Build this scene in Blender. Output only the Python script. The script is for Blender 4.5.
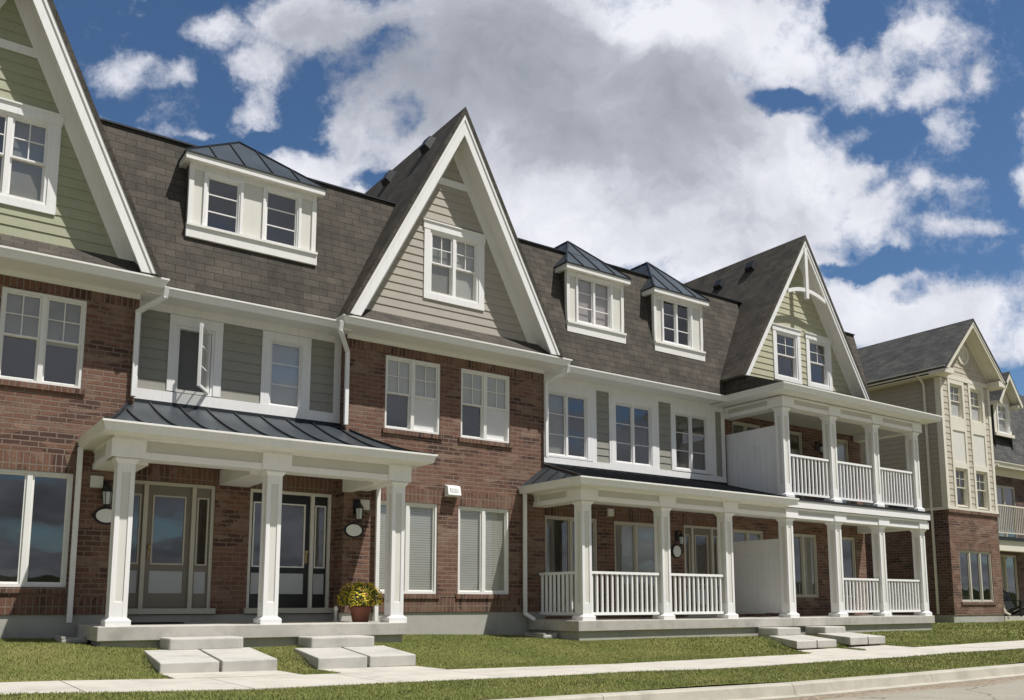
import bpy, math, random
import numpy as np
from mathutils import Vector
random.seed(7)
R_ = math.radians
S = bpy.context.scene
COL = S.collection
for o in list(bpy.data.objects): bpy.data.objects.remove(o)

# ------------------------------------------------------------------ camera
cam = bpy.data.cameras.new('camera'); co = bpy.data.objects.new('camera', cam); COL.objects.link(co)
S.camera = co
PITCH = R_(7.7727)
HX, HY = 0.57267, 0.81979
co.location = (0, -13.0, 0.83)
co.rotation_euler = (math.pi/2 + PITCH, 0, -math.atan2(HX, HY))
cam.sensor_width = 36.0; cam.lens = 31.1065; cam.shift_y = 0.12913
cam.clip_start = .05; cam.clip_end = 5000
S.render.resolution_x = 1024; S.render.resolution_y = 700

# ------------------------------------------------------------------ light
SUN = Vector((0.65, -1.0, 2.37)).normalized()
sun = bpy.data.lights.new('sun', 'SUN'); so = bpy.data.objects.new('sun', sun); COL.objects.link(so)
sun.energy = 5.0; sun.angle = R_(.53); sun.color = (1.0, .97, .93)
so.rotation_euler = SUN.to_track_quat('Z', 'Y').to_euler()
so.location = (0, -20, 40)
S.view_settings.view_transform = 'Standard'; S.view_settings.look = 'None'
S.view_settings.exposure = 0.16; S.view_settings.gamma = 1.0; S.view_settings.use_curve_mapping = False

# ------------------------------------------------------------------ world
W = bpy.data.worlds.new('World'); S.world = W; W.use_nodes = True
SKY_STR = 0.1
def build_world():
    nt = W.node_tree; N = nt.nodes; L = nt.links
    for n in list(N): N.remove(n)
    out = N.new('ShaderNodeOutputWorld'); bg = N.new('ShaderNodeBackground')
    bg.inputs['Strength'].default_value = SKY_STR
    L.new(bg.outputs[0], out.inputs[0])
    sky = N.new('ShaderNodeTexSky'); sky.sky_type = 'NISHITA'; sky.sun_disc = False
    sky.sun_elevation = math.asin(SUN.z); sky.sun_rotation = math.atan2(SUN.x, SUN.y)
    sky.air_density = 1.0; sky.dust_density = .4; sky.ozone_density = 2.0; sky.altitude = 200
    tc = N.new('ShaderNodeTexCoord')
    def math_(op, a, b=None, c=None, clamp=False):
        n = N.new('ShaderNodeMath'); n.operation = op; n.use_clamp = clamp
        for i, v in enumerate((a, b, c)):
            if v is None: continue
            if isinstance(v, (int, float)): n.inputs[i].default_value = v
            else: L.new(v, n.inputs[i])
        return n.outputs[0]
    def vm(op, a, b=None):
        n = N.new('ShaderNodeVectorMath'); n.operation = op
        for i, v in enumerate((a, b)):
            if v is None: continue
            if isinstance(v, (tuple, Vector)): n.inputs[i].default_value = v
            else: L.new(v, n.inputs[i])
        return n.outputs['Value'] if op in ('DOT_PRODUCT', 'LENGTH') else n.outputs[0]
    def noise(vec, scale, detail, rough, dist=0.0):
        n = N.new('ShaderNodeTexNoise'); n.inputs['Scale'].default_value = scale
        n.inputs['Detail'].default_value = detail; n.inputs['Roughness'].default_value = rough
        n.inputs['Distortion'].default_value = dist
        L.new(vec, n.inputs['Vector']); return n
    def mr(v, a, b, c=0.0, d=1.0, smooth=True):
        n = N.new('ShaderNodeMapRange'); n.interpolation_type = 'SMOOTHSTEP' if smooth else 'LINEAR'
        L.new(v, n.inputs['Value'])
        for k, x in zip(('From Min', 'From Max', 'To Min', 'To Max'), (a, b, c, d)): n.inputs[k].default_value = x
        return n.outputs[0]
    d = vm('NORMALIZE', tc.outputs['Generated'])
    # a fixed chart of the sky seen over the houses (world directions)
    cp, sp = math.cos(PITCH), math.sin(PITCH)
    F = Vector((HX*cp, HY*cp, sp)); RR = Vector((HY, -HX, 0)); U = Vector((-HX*sp, -HY*sp, cp))
    df = vm('DOT_PRODUCT', d, F)
    dfc = math_('MAXIMUM', df, .12)
    u = math_('DIVIDE', vm('DOT_PRODUCT', d, RR), dfc); v = math_('DIVIDE', vm('DOT_PRODUCT', d, U), dfc)
    cx = N.new('ShaderNodeCombineXYZ'); L.new(u, cx.inputs[0]); L.new(v, cx.inputs[1])
    uv = cx.outputs[0]
    # ragged edges: warp the chart
    w1 = noise(uv, 5.0, 6, .6); w1v = vm('SUBTRACT', w1.outputs['Color'], (.5, .5, .5))
    uvw = vm('ADD', uv, vm('MULTIPLY', w1v, (.16, .13, 0)))
    f = 884.8
    def P(px, py): return ((px-512)/f, (482.2-py)/f)
    def blobs(lst, vec):
        tot = None
        for (px, py, rx, ry, wgt) in lst:
            a, b = P(px, py)
            q = vm('MULTIPLY', vm('SUBTRACT', vec, (a, b, 0)), (f/rx, f/ry, 0))
            r = vm('LENGTH', q)
            val = mr(r, 0.35, 1.35, wgt, 0.0)
            tot = val if tot is None else math_('ADD', tot, val)
        return tot
    def blobmax(lst, vec):
        tot = None
        for (px, py, rx, ry, wgt) in lst:
            a, b = P(px, py)
            r = vm('LENGTH', vm('MULTIPLY', vm('SUBTRACT', vec, (a, b, 0)), (f/rx, f/ry, 0)))
            val = mr(r, 0.0, 1.45, wgt, 0.0)
            if tot is None: tot = val
            else:
                m = N.new('ShaderNodeMath'); m.operation = 'SMOOTH_MAX'; m.inputs[2].default_value = .12
                L.new(tot, m.inputs[0]); L.new(val, m.inputs[1]); tot = m.outputs[0]
        return tot
    pos = blobmax([
        (560, 90, 230, 150, 1.5), (700, 150, 170, 120, 1.3), (800, 185, 100, 80, 1.2), (560, 230, 240, 80, 1.2), (720, 260, 160, 70, 1.1),
        (800, 45, 90, 70, 1.1), (720, 15, 120, 60, 1.2), (400, 205, 110, 50, 1.0), (300, 178, 90, 34, .9), (395, 110, 60, 70, .85), (255, 110, 34, 40, .72), (280, 60, 70, 30, .62),
        (225, 30, 50, 28, .72), (330, 18, 90, 34, .9), (420, 30, 80, 50, .95), (450, 150, 80, 80, 1.1),
        (125, 66, 36, 26, .66), (166, 76, 26, 20, .58), (195, 130, 20, 10, .5), (100, 112, 22, 12, .5), (140, 132, 40, 10, .55),
        (860, 85, 60, 40, .8), (850, 125, 50, 26, .62), (350, 130, 40, 40, .8), (905, 38, 56, 40, .86), (912, 92, 40, 24, .7), (950, 130, 26, 30, .52), (975, 90, 20, 20, .42), (875, 215, 60, 50, .85),
        (940, 188, 28, 16, .62), (960, 230, 40, 14, .55), (905, 240, 40, 20, .6), (1020, 180, 34, 30, .85), (1045, 150, 40, 40, .9),
        (870, 310, 95, 50, 1.15), (965, 322, 90, 42, 1.05), (1040, 330, 60, 38, .9), (900, 288, 40, 20, .7), (800, 270, 80, 40, .7)], uvw)
    neg = blobs([
        (312, 90, 30, 46, .45), (392, 38, 30, 22, .42), (398, 118, 20, 22, .42), (372, 180, 34, 14, .7), (262, 140, 22, 12, .5), (312, 143, 18, 14, .35), (345, 60, 30, 20, .25),
        (785, 95, 34, 18, .72), (852, 22, 36, 24, .55), (727, 94, 8, 8, .4), (900, 262, 50, 12, .40), (838, 268, 50, 8, .5), (1010, 372, 34, 12, .5),
        (868, 118, 40, 24, .35), (895, 140, 40, 16, .30), (910, 292, 20, 14, .3)], uvw)
    n2 = noise(uvw, 7.0, 10, .60); n2f = math_('MULTIPLY', math_('SUBTRACT', n2.outputs[0], .5), 2.1)
    n4 = noise(uv, 30.0, 8, .68); n4f = math_('MULTIPLY', math_('SUBTRACT', n4.outputs[0], .5), .9)
    dens_front = mr(math_('ADD', math_('ADD', math_('SUBTRACT', pos, neg), n2f), n4f), .11, .80)
    # the rest of the sky: broken cloud on a plane overhead
    sx = N.new('ShaderNodeSeparateXYZ'); L.new(d, sx.inputs[0])
    zz = math_('ADD', math_('MAXIMUM', sx.outputs[2], 0.0), .22)
    cp2 = N.new('ShaderNodeCombineXYZ')
    L.new(math_('DIVIDE', sx.outputs[0], zz), cp2.inputs[0]); L.new(math_('DIVIDE', sx.outputs[1], zz), cp2.inputs[1])
    n3 = noise(cp2.outputs[0], 1.9, 9, .58, .3)
    dens_back = mr(n3.outputs[0], .33, .50)
    front = mr(df, .45, .62)
    mixd = N.new('ShaderNodeMix'); mixd.data_type = 'FLOAT'
    L.new(front, mixd.inputs[0]); L.new(dens_back, mixd.inputs[2]); L.new(dens_front, mixd.inputs[3])
    dens = mixd.outputs[0]
    # cloud light: bright tops, grey thick middle
    shade = blobs([(560, 105, 230, 85, .62), (470, 50, 150, 80, .42), (400, 50, 120, 60, .2), (540, 8, 90, 40, .35), (700, 80, 110, 45, .22), (640, 145, 120, 40, .25), (840, 60, 60, 40, .12), (330, 30, 90, 50, .2), (400, 110, 70, 60, .12), (730, 250, 120, 30, .22), (880, 300, 50, 16, .05),
                   (720, 205, 130, 32, .28), (665, 18, 60, 30, -.45), (640, 12, 60, 26, -.2), (720, 10, 50, 30, -.15), (420, 190, 120, 50, -.08)], uvw)
    n5 = noise(uvw, 7.0, 7, .6)
    shn = math_('MULTIPLY', math_('SUBTRACT', n5.outputs[0], .5), 1.0)
    n7 = noise(uvw, 22.0, 7, .62); shn2 = math_('MULTIPLY', math_('SUBTRACT', n7.outputs[0], .5), .42)
    sh_front = math_('MINIMUM', math_('ADD', math_('MULTIPLY', shade, .60), math_('ADD', math_('ADD', shn, shn2), .12)), .86)
    n6 = noise(cp2.outputs[0], 2.4, 6, .6)
    sh_back = math_('ADD', math_('MULTIPLY', n6.outputs[0], .8), .50)
    mixs = N.new('ShaderNodeMix'); mixs.data_type = 'FLOAT'
    L.new(front, mixs.inputs[0]); L.new(sh_back, mixs.inputs[2]); L.new(sh_front, mixs.inputs[3])
    ramp = N.new('ShaderNodeValToRGB')
    cr = ramp.color_ramp; cr.elements[0].position = 0; cr.elements[1].position = 1
    cr.elements[0].color = (8.0, 8.1, 8.7, 1); cr.elements[1].color = (1.6, 1.7, 2.0, 1)
    e = cr.elements.new(.25); e.color = (6.5, 6.6, 7.2, 1)
    e = cr.elements.new(.5); e.color = (4.2, 4.4, 5.0, 1)
    e = cr.elements.new(.86); e.color = (2.9, 3.1, 3.6, 1)
    L.new(math_('MINIMUM', mixs.outputs[0], 1.0), ramp.inputs[0])
    # deep, polarised blue
    tint = N.new('ShaderNodeMix'); tint.data_type = 'RGBA'; tint.blend_type = 'MULTIPLY'; tint.inputs[0].default_value = 1
    L.new(sky.outputs[0], tint.inputs[6]); tint.inputs[7].default_value = SKYTINT
    mix = N.new('ShaderNodeMix'); mix.data_type = 'RGBA'
    L.new(math_('MULTIPLY', dens, .97), mix.inputs[0]); L.new(tint.outputs[2], mix.inputs[6]); L.new(ramp.outputs[0], mix.inputs[7])
    L.new(mix.outputs[2], bg.inputs['Color'])
SKYTINT = (.54, .69, .81, 1)
build_world()
W.cycles.sampling_method = 'MANUAL'; W.cycles.sample_map_resolution = 512

# ------------------------------------------------------------------ materials
MATS = {}
class NB:
    def __init__(s, name):
        s.m = bpy.data.materials.new(name); s.m.use_nodes = True; s.nt = s.m.node_tree
        s.N = s.nt.nodes; s.L = s.nt.links; s.b = s.N['Principled BSDF']; MATS[name] = s.m
        s.uv = s.N.new('ShaderNodeUVMap').outputs[0]
        s.geo = s.N.new('ShaderNodeNewGeometry')
    def n(s, t, **k):
        x = s.N.new(t)
        for a, b in k.items(): setattr(x, a, b)
        return x
    def noise(s, scale, detail=4, rough=.55, vec=None, stretch=None):
        x = s.N.new('ShaderNodeTexNoise'); x.inputs['Scale'].default_value = scale
        x.inputs['Detail'].default_value = detail; x.inputs['Roughness'].default_value = rough
        v = vec if vec is not None else s.geo.outputs['Position']
        if stretch:
            mp = s.N.new('ShaderNodeMapping'); mp.inputs['Scale'].default_value = stretch
            s.L.new(v, mp.inputs['Vector']); v = mp.outputs[0]
        s.L.new(v, x.inputs['Vector']); return x.outputs[0]
    def ramp(s, v, stops):
        r = s.N.new('ShaderNodeValToRGB'); cr = r.color_ramp
        cr.elements[0].position = stops[0][0]; cr.elements[0].color = tuple(stops[0][1])+(1,)
        cr.elements[1].position = stops[-1][0]; cr.elements[1].color = tuple(stops[-1][1])+(1,)
        for p, c in stops[1:-1]:
            e = cr.elements.new(p); e.color = tuple(c)+(1,)
        s.L.new(v, r.inputs[0]); return r.outputs[0]
    def mix(s, f, a, b, mode='MIX'):
        x = s.N.new('ShaderNodeMix'); x.data_type = 'RGBA'; x.blend_type = mode
        for i, v in ((0, f), (6, a), (7, b)):
            if isinstance(v, (int, float)): x.inputs[i].default_value = v
            elif isinstance(v, tuple): x.inputs[i].default_value = v if len(v) == 4 else v+(1,)
            else: s.L.new(v, x.inputs[i])
        return x.outputs[2]
    def bump(s, h, strength=.3, dist=.01):
        b = s.N.new('ShaderNodeBump'); b.inputs['Strength'].default_value = strength; b.inputs['Distance'].default_value = dist
        s.L.new(h, b.inputs['Height']); s.L.new(b.outputs[0], s.b.inputs['Normal'])
    def col(s, c):
        if isinstance(c, tuple): s.b.inputs['Base Color'].default_value = c if len(c) == 4 else c+(1,)
        else: s.L.new(c, s.b.inputs['Base Color'])
    def set(s, rough=.6, metal=0, spec=.5):
        s.b.inputs['Roughness'].default_value = rough; s.b.inputs['Metallic'].default_value = metal
        s.b.inputs['Specular IOR Level'].default_value = spec
def paint(name, c, rough=.5, var=.08, spec=.4, dirt=.0, bump=.05):
    b = NB(name); k = tuple(x*(1-var) for x in c)
    v = b.noise(3.0, 6, .6)
    colr = b.ramp(v, [(.3, k), (.7, c)])
    if dirt:
        st = b.noise(5.0, 5, .6, stretch=(4, 4, .35))
        colr = b.mix(b.ramp(st, [(.52, (0, 0, 0)), (.75, (dirt,)*3)]), colr, tuple(x*.55 for x in c))
    b.col(colr); b.set(rough, 0, spec)
    b.bump(b.noise(60, 3), bump, .004)
    return b.m
def brickmat(name, w, h, c1, c2, mortar, soldier=False):
    b = NB(name)
    def bt(cc1, cc2, mo, mortar_size=.011, bias=0):
        t = b.n('ShaderNodeTexBrick'); t.offset = 0.0 if soldier else .5; t.squash = 1
        t.inputs['Scale'].default_value = 1; t.inputs['Brick Width'].default_value = w; t.inputs['Row Height'].default_value = h
        t.inputs['Mortar Size'].default_value = mortar_size; t.inputs['Mortar Smooth'].default_value = .3; t.inputs['Bias'].default_value = bias
        t.inputs['Color1'].default_value = cc1+(1,); t.inputs['Color2'].default_value = cc2+(1,); t.inputs['Mortar'].default_value = mo+(1,)
        b.L.new(b.uv, t.inputs['Vector']); return t
    t = bt(c1, c2, mortar)
    big = b.noise(1.1, 5, .6)
    fine = b.noise(35, 4, .6)
    c = b.mix(.85, t.outputs[0], b.ramp(fine, [(.25, (.62, .62, .62)), (.75, (1.25, 1.2, 1.15))]), 'MULTIPLY')
    # fired-clay variation brick by brick: a second, coarser noise cell picks pale and dark bricks
    mp = b.n('ShaderNodeMapping'); mp.inputs['Scale'].default_value = (1/w, 1/h, 1); b.L.new(b.uv, mp.inputs['Vector'])
    vt = b.n('ShaderNodeTexVoronoi', feature='F1'); vt.inputs['Scale'].default_value = .62; vt.inputs['Randomness'].default_value = .95
    b.L.new(mp.outputs[0], vt.inputs['Vector'])
    sep = b.n('ShaderNodeSeparateColor'); b.L.new(vt.outputs['Color'], sep.inputs[0])
    inv = b.ramp(t.outputs['Fac'], [(0, (1, 1, 1)), (1, (0, 0, 0))])
    pk = b.ramp(sep.outputs[0], [(.0, (.45, .47, .54)), (.17, (.68, .68, .72)), (.22, (1, 1, 1)), (.72, (1.05, 1.02, 1)), (.8, (1.35, 1.6, 1.65)), (1, (1.2, 1.4, 1.5))])
    c = b.mix(inv, c, b.mix(1.0, c, pk, 'MULTIPLY'))
    c = b.mix(b.ramp(big, [(.35, (0, 0, 0)), (.7, (.35, .35, .35))]), c, b.mix(1.0, c, (.78, .75, .75), 'MULTIPLY'))
    sk = b.noise(1.6, 6, .7, stretch=(2.2, 2.2, .3))
    c = b.mix(b.ramp(sk, [(.56, (0, 0, 0)), (.74, (.42,)*3)]), c, b.mix(1.0, c, (.55, .53, .52), 'MULTIPLY'))
    ef = b.noise(.8, 7, .7)
    c = b.mix(b.ramp(ef, [(.60, (0, 0, 0)), (.78, (.28,)*3)]), c, (.42, .37, .33))
    b.col(c); b.set(.85, 0, .3)
    hgt = b.mix(.25, b.ramp(t.outputs['Fac'], [(0, (1, 1, 1)), (1, (0, 0, 0))]), fine)
    b.bump(hgt, .7, .012)
    return b.m
BR1, BR2, MO = (.150, .079, .055), (.205, .114, .080), (.225, .175, .14)
brickmat('brick', .235, .080, BR1, BR2, MO)
brickmat('brick_soldier', .086, .26, BR1, (.175, .095, .066), (.21, .17, .14), True)
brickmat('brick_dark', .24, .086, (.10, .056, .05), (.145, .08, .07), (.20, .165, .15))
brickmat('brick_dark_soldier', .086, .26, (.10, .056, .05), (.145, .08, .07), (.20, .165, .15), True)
def shingle(name, c1, c2, gap):
    b = NB(name); t = b.n('ShaderNodeTexBrick'); t.offset = .5
    t.inputs['Scale'].default_value = 1; t.inputs['Brick Width'].default_value = .31; t.inputs['Row Height'].default_value = .14
    t.inputs['Mortar Size'].default_value = .0055; t.inputs['Mortar Smooth'].default_value = .2; t.inputs['Bias'].default_value = 0
    t.inputs['Color1'].default_value = c1+(1,); t.inputs['Color2'].default_value = c2+(1,); t.inputs['Mortar'].default_value = gap+(1,)
    # wobble the courses a little
    nz = b.n('ShaderNodeTexNoise'); nz.inputs['Scale'].default_value = 2.2; b.L.new(b.uv, nz.inputs['Vector'])
    sb = b.n('ShaderNodeVectorMath', operation='SUBTRACT'); b.L.new(nz.outputs['Color'], sb.inputs[0]); sb.inputs[1].default_value = (.5, .5, .5)
    sc = b.n('ShaderNodeVectorMath', operation='MULTIPLY'); b.L.new(sb.outputs[0], sc.inputs[0]); sc.inputs[1].default_value = (.05, .03, 0)
    ad = b.n('ShaderNodeVectorMath', operation='ADD'); b.L.new(b.uv, ad.inputs[0]); b.L.new(sc.outputs[0], ad.inputs[1])
    b.L.new(ad.outputs[0], t.inputs['Vector'])
    v = b.noise(2.3, 7, .65); g = b.noise(90, 3, .7)
    c = b.mix(1.0, t.outputs[0], b.ramp(v, [(.3, (.72, .72, .74)), (.7, (1.28, 1.24, 1.18))]), 'MULTIPLY')
    c = b.mix(1.0, c, b.ramp(g, [(.3, (.6, .6, .6)), (.7, (1.4, 1.4, 1.4))]), 'MULTIPLY')
    stv = b.noise(1.3, 6, .7, stretch=(2.5, 2.5, .35))
    c = b.mix(b.ramp(stv, [(.5, (0, 0, 0)), (.72, (.5,)*3)]), c, b.mix(1.0, c, (.68, .68, .70), 'MULTIPLY'))
    b.col(c); b.set(.93, 0, .2)
    # saw-tooth height: each course lifts toward its lower edge
    spx = b.n('ShaderNodeSeparateXYZ'); b.L.new(ad.outputs[0], spx.inputs[0])
    fr = b.n('ShaderNodeMath', operation='DIVIDE'); b.L.new(spx.outputs[1], fr.inputs[0]); fr.inputs[1].default_value = .14
    fr2 = b.n('ShaderNodeMath', operation='FRACT'); b.L.new(fr.outputs[0], fr2.inputs[0])
    saw = b.ramp(fr2.outputs[0], [(0, (.9, .9, .9)), (1, (.2, .2, .2))])
    h = b.mix(.35, saw, b.mix(.5, t.outputs[0], g))
    b.bump(h, .8, .02); return b.m
shingle('shingle_brown', (.067, .061, .052), (.094, .085, .072), (.034, .031, .027))
shingle('shingle_grey', (.064, .065, .064), (.095, .096, .093), (.026, .027, .028))
paint('white_trim', (.83, .82, .80), .45, .05, dirt=.25)
paint('cream_trim', (.80, .79, .75), .5, .05, dirt=.2)
paint('panel_cream', (.68, .665, .60), .55, .05, dirt=.15)
paint('column_white', (.84, .83, .81), .45, .05, dirt=.2)
paint('column_panel', (.70, .68, .62), .5, .05)  # beige, with the shade of the recess put into the colour
paint('frieze_beige', (.56, .55, .49), .6, .06)
paint('vinyl_grey', (.82, .82, .81), .45, .04, dirt=.25)
paint('vinyl_rail', (.86, .855, .84), .4, .03)
paint('siding_sage', (.36, .365, .245), .6, .08, dirt=.2)
paint('siding_taupe', (.40, .365, .305), .6, .08, dirt=.2)
paint('siding_grey', (.30, .29, .245), .6, .08, dirt=.2)
paint('siding_olive', (.46, .445, .31), .6, .08, dirt=.2)
paint('siding_sand', (.55, .48, .34), .6, .08, dirt=.2)
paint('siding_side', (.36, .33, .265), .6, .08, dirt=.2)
paint('shake_sand', (.55, .495, .40), .7, .2, dirt=.3)
paint('sand_trim', (.73, .69, .58), .5, .05, dirt=.2)
paint('door_taupe', (.20, .18, .145), .45, .06)
paint('door_black', (.018, .019, .022), .3, .1)
paint('frame_taupe', (.53, .50, .42), .5, .05)
paint('door_panel', (.45, .47, .48), .4, .05)
paint('iron_black', (.012, .012, .013), .35, .1)
paint('plaque_white', (.80, .80, .76), .35, .04)
paint('terracotta', (.27, .10, .065), .75, .2)
paint('soil', (.03, .02, .014), .95, .3)
paint('brass', (.42, .30, .14), .35, .1, spec=.8)
paint('chair_dark', (.02, .025, .024), .5, .2)
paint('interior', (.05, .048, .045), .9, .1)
paint('screen_dark', (.15, .15, .15), .8, .1)
paint('sheer_white', (.72, .72, .71), .9, .08)
paint('sheer_grey', (.42, .42, .41), .9, .15)
paint('sheer_pink', (.68, .62, .64), .9, .08)
def concrete(name, c, stain=.3, scale=2.0):
    b = NB(name)
    v = b.noise(scale, 8, .65); g = b.noise(120, 3, .7)
    cc = b.ramp(v, [(.25, tuple(x*.72 for x in c)), (.5, c), (.75, tuple(min(1, x*1.1) for x in c))])
    cc = b.mix(1.0, cc, b.ramp(g, [(.3, (.86,)*3), (.7, (1.1,)*3)]), 'MULTIPLY')
    st = b.noise(1.2, 6, .7)
    cc = b.mix(b.ramp(st, [(.55, (0, 0, 0)), (.72, (stain,)*3)]), cc, tuple(x*.5 for x in c))
    b.col(cc); b.set(.85, 0, .3); b.bump(g, .35, .004); return b
concrete('concrete', (.46, .445, .40), .5); concrete('concrete_slab', (.47, .45, .40), .45, 3.0)
concrete('foundation', (.42, .41, .36), .4, 1.2); concrete('paving', (.49, .46, .40), .35)
concrete('kerb_concrete', (.43, .40, .33), .5)
b = NB('metal_roof'); v = b.noise(1.6, 5, .6, stretch=(1, .3, 1))
b.col(b.ramp(v, [(.3, (.034, .043, .050)), (.7, (.062, .075, .086))])); b.set(.42, .35, .5); b.bump(b.noise(4, 3), .08, .02)
b = NB('metal_seam'); b.col((.02, .024, .028)); b.set(.5, .2, .4)
b = NB('lamp_glass'); b.col((.55, .58, .58)); b.set(.12, 0, .6)
# window glass
b = NB('glass')
tr = b.n('ShaderNodeBsdfTransparent'); tr.inputs[0].default_value = (.88, .88, .86, 1)
gl = b.n('ShaderNodeBsdfGlossy'); gl.inputs['Roughness'].default_value = .015; gl.inputs['Color'].default_value = (1, .98, .95, 1)
bp = b.n('ShaderNodeBump'); bp.inputs['Strength'].default_value = .12; bp.inputs['Distance'].default_value = .02
b.L.new(b.noise(1.3, 2, .5), bp.inputs['Height']); b.L.new(bp.outputs[0], gl.inputs['Normal'])
fr = b.n('ShaderNodeFresnel'); fr.inputs['IOR'].default_value = 1.55
ma = b.n('ShaderNodeMath', operation='MULTIPLY_ADD'); b.L.new(fr.outputs[0], ma.inputs[0]); ma.inputs[1].default_value = 1.9; ma.inputs[2].default_value = .08; ma.use_clamp = True
bf = b.n('ShaderNodeMath', operation='SUBTRACT'); bf.inputs[0].default_value = 1; b.L.new(b.geo.outputs['Backfacing'], bf.inputs[1])
mf = b.n('ShaderNodeMath', operation='MULTIPLY'); b.L.new(ma.outputs[0], mf.inputs[0]); b.L.new(bf.outputs[0], mf.inputs[1])
mx = b.n('ShaderNodeMixShader'); b.L.new(mf.outputs[0], mx.inputs[0]); b.L.new(tr.outputs[0], mx.inputs[1]); b.L.new(gl.outputs[0], mx.inputs[2])
b.L.new(mx.outputs[0], b.N['Material Output'].inputs[0])
# slatted blind
b = NB('blind'); sp_ = b.n('ShaderNodeSeparateXYZ'); b.L.new(b.uv, sp_.inputs[0])
dv = b.n('ShaderNodeMath', operation='MULTIPLY'); b.L.new(sp_.outputs[1], dv.inputs[0]); dv.inputs[1].default_value = 22
frc = b.n('ShaderNodeMath', operation='FRACT'); b.L.new(dv.outputs[0], frc.inputs[0])
b.col(b.ramp(frc.outputs[0], [(0, (.30, .30, .29)), (.25, (.72, .72, .70)), (.85, (.68, .68, .66)), (1, (.32, .32, .31))])); b.set(.7)
# lawn soil + grass
b = NB('lawn')
v = b.noise(.9, 6, .6); g = b.noise(60, 4, .7); g2 = b.noise(7, 5, .65)
c = b.ramp(v, [(.3, (.14, .16, .05)), (.5, (.18, .195, .062)), (.7, (.23, .22, .085))])
c = b.mix(1.0, c, b.ramp(g, [(.3, (.55, .55, .5)), (.7, (1.45, 1.4, 1.3))]), 'MULTIPLY')
c = b.mix(b.ramp(g2, [(.55, (0, 0, 0)), (.72, (.55,)*3)]), c, (.15, .13, .06))
b.col(c); b.set(.95, 0, .1); b.bump(g, 1.0, .03)
b = NB('grass_blade')
v = b.noise(.9, 6, .6); g2 = b.noise(7, 5, .65)
c = b.ramp(v, [(.3, (.16, .195, .052)), (.5, (.21, .235, .07)), (.7, (.28, .27, .10))])
rc = b.ramp(b.geo.outputs['Random Per Island'], [(0, (.82, .85, .82)), (.7, (1.03, 1.02, 1.0)), (.95, (1.1, 1.08, 1.03)), (1, (1.45, 1.3, 1.15))])
c = b.mix(1.0, c, rc, 'MULTIPLY')
c = b.mix(b.ramp(g2, [(.5, (0, 0, 0)), (.72, (.7,)*3)]), c, (.30, .25, .12))
g3 = b.noise(.45, 6, .65)
c = b.mix(b.ramp(g3, [(.5, (0, 0, 0)), (.66, (.6,)*3)]), c, b.mix(1.0, c, (.72, .86, .7), 'MULTIPLY'))
b.col(c); b.set(.7, 0, .25); b.b.inputs['Subsurface Weight'].default_value = 0
for nm, a_, b_ in (('leaf', (.08, .12, .02), (.20, .24, .04)), ('flower_yellow', (.80, .60, .03), (.92, .74, .08)), ('flower_rust', (.40, .12, .04), (.62, .30, .10))):
    b = NB(nm); b.col(b.ramp(b.geo.outputs['Random Per Island'], [(0, a_), (1, b_)])); b.set(.6, 0, .3)
# road
b = NB('asphalt'); v = b.noise(1.4, 8, .65); g = b.noise(70, 4, .75); st = b.noise(2.2, 6, .6, stretch=(.25, 1, 1))
c = b.ramp(v, [(.3, (.27, .25, .205)), (.7, (.34, .315, .26))])
c = b.mix(1.0, c, b.ramp(g, [(.3, (.72,)*3), (.7, (1.2,)*3)]), 'MULTIPLY')
sp_ = b.n('ShaderNodeSeparateXYZ'); b.L.new(b.geo.outputs['Position'], sp_.inputs[0])
nd = b.n('ShaderNodeMath', operation='MULTIPLY_ADD'); b.L.new(st, nd.inputs[0]); nd.inputs[1].default_value = 1.3; b.L.new(sp_.outputs[1], nd.inputs[2])
mrn = b.n('ShaderNodeMapRange'); b.L.new(nd.outputs[0], mrn.inputs['Value']); mrn.inputs['From Min'].default_value = -5.92; mrn.inputs['From Max'].default_value = -5.66
dirt = b.ramp(b.noise(14, 7, .75), [(.35, (.10, .075, .05)), (.5, (.24, .185, .13)), (.68, (.42, .36, .28))])
c = b.mix(mrn.outputs[0], c, dirt)
ck = b.n('ShaderNodeTexVoronoi', feature='DISTANCE_TO_EDGE'); ck.inputs['Scale'].default_value = .45
wv = b.n('ShaderNodeVectorMath', operation='ADD'); b.L.new(b.geo.outputs['Position'], wv.inputs[0])
nv_ = b.n('ShaderNodeTexNoise'); nv_.inputs['Scale'].default_value = 1.5; nv_.inputs['Detail'].default_value = 8; b.L.new(b.geo.outputs['Position'], nv_.inputs['Vector']); b.L.new(nv_.outputs['Color'], wv.inputs[1])
b.L.new(wv.outputs[0], ck.inputs['Vector'])
c = b.mix(b.ramp(ck.outputs['Distance'], [(0, (.8,)*3), (.012, (0, 0, 0))]), c, (.08, .07, .055))
b.col(c); b.set(.92, 0, .2); b.bump(g, .6, .006)
b = NB('hill'); b.col(b.ramp(b.noise(.12, 6, .7), [(.35, (.018, .022, .012)), (.65, (.04, .045, .024))])); b.set(1, 0, 0)
b = NB('far_ground'); b.col(b.ramp(b.noise(.3, 6, .6), [(.3, (.07, .085, .03)), (.7, (.12, .12, .05))])); b.set(1, 0, 0)

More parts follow.
